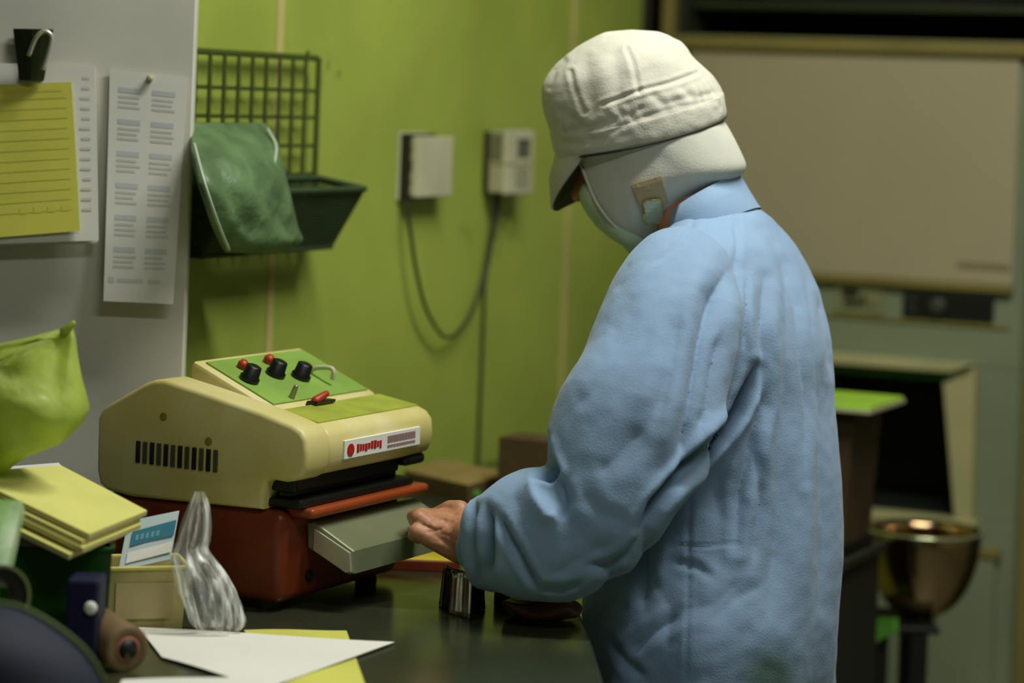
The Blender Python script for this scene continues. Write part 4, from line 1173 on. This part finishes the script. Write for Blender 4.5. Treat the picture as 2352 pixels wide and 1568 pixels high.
# white and green packet, tape roll
q = [P(-70, 1318, 2.52), P(14, 1322, 2.52), P(52, 1150, 2.58), P(-60, 1140, 2.58)]
pk = mk('snack_packet', *gslab(q, .022, 6, 8, lambda u, v: Vector((0, -.010 * math.sin(math.pi * u) * math.sin(math.pi * v), 0))), m_wgreen)
tag(pk, 'white and green plastic packet at the left edge', 'packet')
tc_ = P(-8, 1368, 2.50)
tr_ = root('tape_roll', 'dark roll of tape with pale rim at the left edge', 'tape', tc_ - Vector((0, 0, .032)))
mk('tape', *glathe(tc_, (.5, -.87, .1), ((.016, -.009), (.030, -.010), (.030, .010), (.016, .009), (.016, -.009)), 32, cap=False), m_black, tr_)
mk('side_rim', *glathe(tc_, (.5, -.87, .1), ((.0285, .0098), (.0315, .0098), (.0315, .0115), (.0285, .0115), (.0285, .0098)), 32, cap=False), mat('olive rim', (104, 116, 66), .5), tr_)
ts = root('tape_stand', 'small black block carrying the roll of tape', 'stand', (tc_.x, tc_.y, ZT))
mk('stand_foot', *gbox(XY, (tc_.x - .028, tc_.y - .022, ZT), (tc_.x + .028, tc_.y + .022, ZT + .008), .002), m_black, ts)
mk('stand_post', *gbox(XY, (tc_.x - .018, tc_.y - .016, ZT + .008), (tc_.x + .018, tc_.y + .016, tc_.z - .0305), .003), m_black, ts)
# papers on the table
def paper(name, pix, z, m, label, curl=.0):
    q = [T(x, y, ZT + z) for x, y in pix]
    o = mk(name, *gslab(q, .0006, 10, 6, lambda u, v: Vector((0, 0, curl * max(0, u - .5) ** 2 + .0008 * math.sin(u * 5)))), m)
    return tag(o, label, 'paper')
paper('yellow_paper', [(676, 1600), (848, 1596), (796, 1446), (560, 1446)], .0010, mat('yellow green paper', (200, 200, 92), .7), 'yellow sheet half covered by the large white sheet')
paper('white_paper', [(372, 1508), (612, 1580), (906, 1474), (318, 1440)], .0030, m_white, 'large white sheet lying crosswise in the foreground', .004)
paper('white_paper', [(240, 1660), (636, 1650), (604, 1552), (280, 1560)], .0060, m_white, 'white sheet cut by the bottom edge of the picture')

# ------------------------------------------------------------------ far unit (ice machine like cabinet)
ZU = 1.588
im = root('steel_cabinet_unit', 'tall grey cabinet unit with beige board, controls and dark hatch', 'cabinet', UF(.35, -.25, 0))
mk('upper_body', *gbox(UF, (-.01, -.5, 1.005), (.672, 0, ZU), .003), m_unit, im)
mk('lower_body', *gbox(UF, (-.01, -.5, 0), (.672, 0, .735), .003), m_unit, im)
mk('side_body', *gbox(UF, (.556, -.5, .735), (.672, 0, 1.005), .002), m_unit, im)
mk('side_body', *gbox(UF, (-.01, -.5, .735), (.10, 0, 1.005), .002), m_unit, im)
mk('hatch_back', *gbox(UF, (.10, -.5, .735), (.556, -.30, 1.005), 0), m_hatch_in, im)
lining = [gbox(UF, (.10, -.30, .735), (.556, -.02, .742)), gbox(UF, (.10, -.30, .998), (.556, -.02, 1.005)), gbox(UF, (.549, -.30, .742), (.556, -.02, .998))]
mk('hatch_lining', *join(*lining), m_hatch_in, im)
bd_ = mk('front_board', *gbox(UF, (.018, 0, 1.156), (.645, .010, 1.560), .003), m_board, im)
mk('top_rail', *gbox(UF, (-.01, 0, 1.562), (.672, .022, 1.586), .003), m_olive, im)
mk('bottom_lip', *gbox(UF, (.018, 0, 1.142), (.645, .016, 1.156), .003), m_olive, im)
mk('nameplate', *gbox(UF, (.545, .010, 1.182), (.640, .0112, 1.194), 0), mat('faded plate', (128, 116, 84), .6), bd_)
pl_ = mk('instruction_plate', *gbox(UF, (.318, 0, 1.088), (.408, .004, 1.136), .001), mat('olive plate', (126, 128, 88), .5), im)
for i, (a, b, c_, d_) in enumerate(((.330, .362, 1.116, 1.132), (.334, .366, 1.100, 1.112), (.368, .376, 1.102, 1.122), (.384, .390, 1.100, 1.108))):
    mk('plate_mark', *gbox(UF, (a, .004, c_), (b, .0048, d_), 0), m_dark, pl_)
cp_ = mk('control_strip', *gbox(UF, (.446, 0, 1.090), (.612, .008, 1.136), .002), m_black, im)
mk('dial', *glathe(UF(.512, .008, 1.112), -TW, ((.016, 0), (.015, .010), (.012, .012)), 24), mat('dull dial', (58, 62, 50), .4), cp_, True)
for z in (1.104, 1.122):
    mk('button', *gbox(UF, (.458, .008, z - .005), (.470, .011, z + .005), .001, 1), mat('dull dial', (58, 62, 50), .4), cp_)
mk('panel_seam', *gbox(UF, (.10, 0, 1.078), (.640, .004, 1.084), .001, 1), m_olive, im)
# hatch frame
mk('frame_top', *gprism(UF, [(.09, .998), (.548, .998), (.585, 1.014), (.09, 1.014)], 0, .05, 'bz', .002), m_frame, im)
mk('frame_lower_edge', *gbox(UF, (.09, .0, .982), (.545, .038, .998), .002), m_dgreen, im)
mk('frame_side', *gprism(UF, [(.530, .998), (.590, 1.010), (.594, .736), (.562, .736)], 0, .035, 'bz', .002), m_frame, im)
mk('frame_bottom', *gbox(UF, (.09, 0, .722), (.600, .04, .738), .002), m_frame, im)
mk('lower_door', *gbox(UF, (.445, 0, .08), (.632, .014, .668), .003), m_unit, im)
mk('lower_door', *gbox(UF, (.12, 0, .08), (.425, .014, .668), .003), m_unit, im)
mk('door_rail', *gbox(UF, (.10, 0, .672), (.640, .018, .690), .002), m_olive, im)
# posts left and right of the unit
struct(mk('trim_2', *gbox(UF, (-.036, -.02, 0), (-.012, .02, ZC), .003), m_olive))
struct(mk('trim_3', *gbox(UF, (.676, -.06, 0), (.716, .03, ZC), .003), m_olive))
struct(mk('wall_recess', *gbox(UF, (.72, -.05, 0), (1.35, -.02, ZC), 0), m_shadewall))
sh = root('dark_shelf', 'shelf boards painted shade-dark in the recess above the cabinet unit', 'shelf', UF(.35, -.25, ZU + .02))
mk('shelf_back', *gbox(UF, (-.01, -.5, ZU + .001), (.672, -.45, 2.3), 0), m_shadewall, sh)
mk('shelf_board', *gbox(UF, (-.01, -.45, 1.640), (.672, -.03, 1.652), .002), mat('shade green board', (34, 46, 16), .5), sh)  # very dark green holds the shade of the recess
mk('shelf_board', *gbox(UF, (-.01, -.45, 1.95), (.672, .0, 1.97), .002), mat('shade green board', (34, 46, 16), .5), sh)
mk('shelf_side', *gbox(UF, (-.01, -.45, ZU + .001), (.005, .0, 2.3), .002), m_shadewall, sh)
mk('shelf_side', *gbox(UF, (.657, -.45, ZU + .001), (.672, .0, 2.3), .002), m_shadewall, sh)

# dark cabinet with the lidded brown container, right behind the person
xc0, xc1 = P(1800, 1300, 3.80).x, P(1925, 1300, 3.80).x
zc = P(2000, 1290, 3.80).z
dc = root('dark_side_cabinet', 'low dark cabinet behind the worker carrying the brown container', 'cabinet', ((xc0 + xc1) / 2, 3.9, 0))
fr_ = lambda x, y, z: Vector((xc1, 3.80, 0)) + NW * x + TW * y + Vector((0, 0, z))
mk('cabinet_body', *gbox(fr_, (-.20, 0, .04), (0, .22, zc - .016), .004), m_dcab, dc)
mk('cabinet_top', *gbox(fr_, (-.205, -.008, zc - .016), (.010, .23, zc), .003), m_dcab, dc)
mk('plinth', *gbox(fr_, (-.19, .01, 0), (-.01, .21, .04)), m_black, dc)
mk('drawer_front', *gbox(fr_, (-.19, -.008, zc - .12), (-.008, 0, zc - .030), .002), m_dcab, dc)
mk('door', *gbox(fr_, (-.19, -.008, .06), (-.008, 0, zc - .13), .002), m_dcab, dc)
bn_ = root('lidded_container', 'tall brown container with bright green lid beside the smock', 'container', fr_(-.08, .10, zc))
H0, H1 = zc + .001, P(2030, 945, 3.80).z
def crg(k, z): return [fr_(-.075 + .085 * k * x, .095 + .075 * k * y, z) for x, y in ((-1, -1), (1, -1), (1, 1), (-1, 1))]
mk('container_body', *gloft([crg(.86, H0), crg(1.0, H1 - .012), crg(1.0, H1)]), m_bin, bn_)
mk('container_foot', *gloft([crg(.92, H0), crg(.94, H0 + .018)]), m_black, bn_)
mk('container_band', *gloft([crg(1.04, H1 - .016), crg(1.06, H1)]), m_bin, bn_)
mk('lid', *gbox(fr_, (-.18, .0, H1), (.040, .185, H1 + .008), .003), m_lid, bn_)
mk('lid_rim', *gbox(fr_, (-.182, -.002, H1 - .004), (.042, .187, H1 + .003), .001, 1), m_boxg, bn_)
# steel bowl on a stool with a green cloth
bcn = P(2120, 1215, 4.16)
zr = bcn.z
bw = root('steel_bowl', 'large polished steel mixing bowl reflecting brown, below the dark hatch', 'bowl', (bcn.x, bcn.y, zr - .145))
prof = []
for i in range(15):
    a = math.pi / 2 * i / 14
    prof.append((max(.03, .096 * math.sin(a) ** .85), -.145 * math.cos(a) ** 1.0))
inner = [(r_ - .0025, h + .0025) for r_, h in prof[::-1]]
mk('bowl_shell', *glathe((bcn.x, bcn.y, zr), (0, 0, 1), prof + inner, 48), m_bowl, bw, True)
mk('bowl_rim', *gtube([(bcn.x + .0975 * math.cos(2 * math.pi * k / 48), bcn.y + .0975 * math.sin(2 * math.pi * k / 48), zr) for k in range(49)], .003, 8), mat('bright bowl rim', (210, 214, 170), .2, metal=.8), bw, True)
zs = zr - .1455
st = root('metal_stool', 'narrow dark metal stool carrying the steel bowl', 'stool', (bcn.x - .02, bcn.y, 0))
mk('seat_plate', *gbox(XY, (bcn.x - .09, bcn.y - .08, zs - .012), (bcn.x + .02, bcn.y + .08, zs), .003), m_black, st)
for x, y in ((-.075, -.065), (-.01, -.065), (-.075, .065), (-.01, .065)):
    mk('leg', *gbox(XY, (bcn.x + x - .012, bcn.y + y - .012, 0), (bcn.x + x + .012, bcn.y + y + .012, zs - .012), .002), m_black, st)
q = [P(1990, 1418, 4.070), P(2062, 1418, 4.070), P(2064, 1448, 4.066), P(1992, 1486, 4.066)]
gc_ = gslab([Vector((q[3].x, q[3].y, q[3].z)), q[2], q[1], q[0]], .003, 6, 5, lambda u, v: Vector((0, -.004 * math.sin(u * 9), 0)))
tag(mk('green_cloth', *gc_, m_cloth), 'green cloth hanging from the stool under the steel bowl', 'cloth')

for o in list(bpy.data.objects):
    if o.name.startswith('tmp'): bpy.data.objects.remove(o)
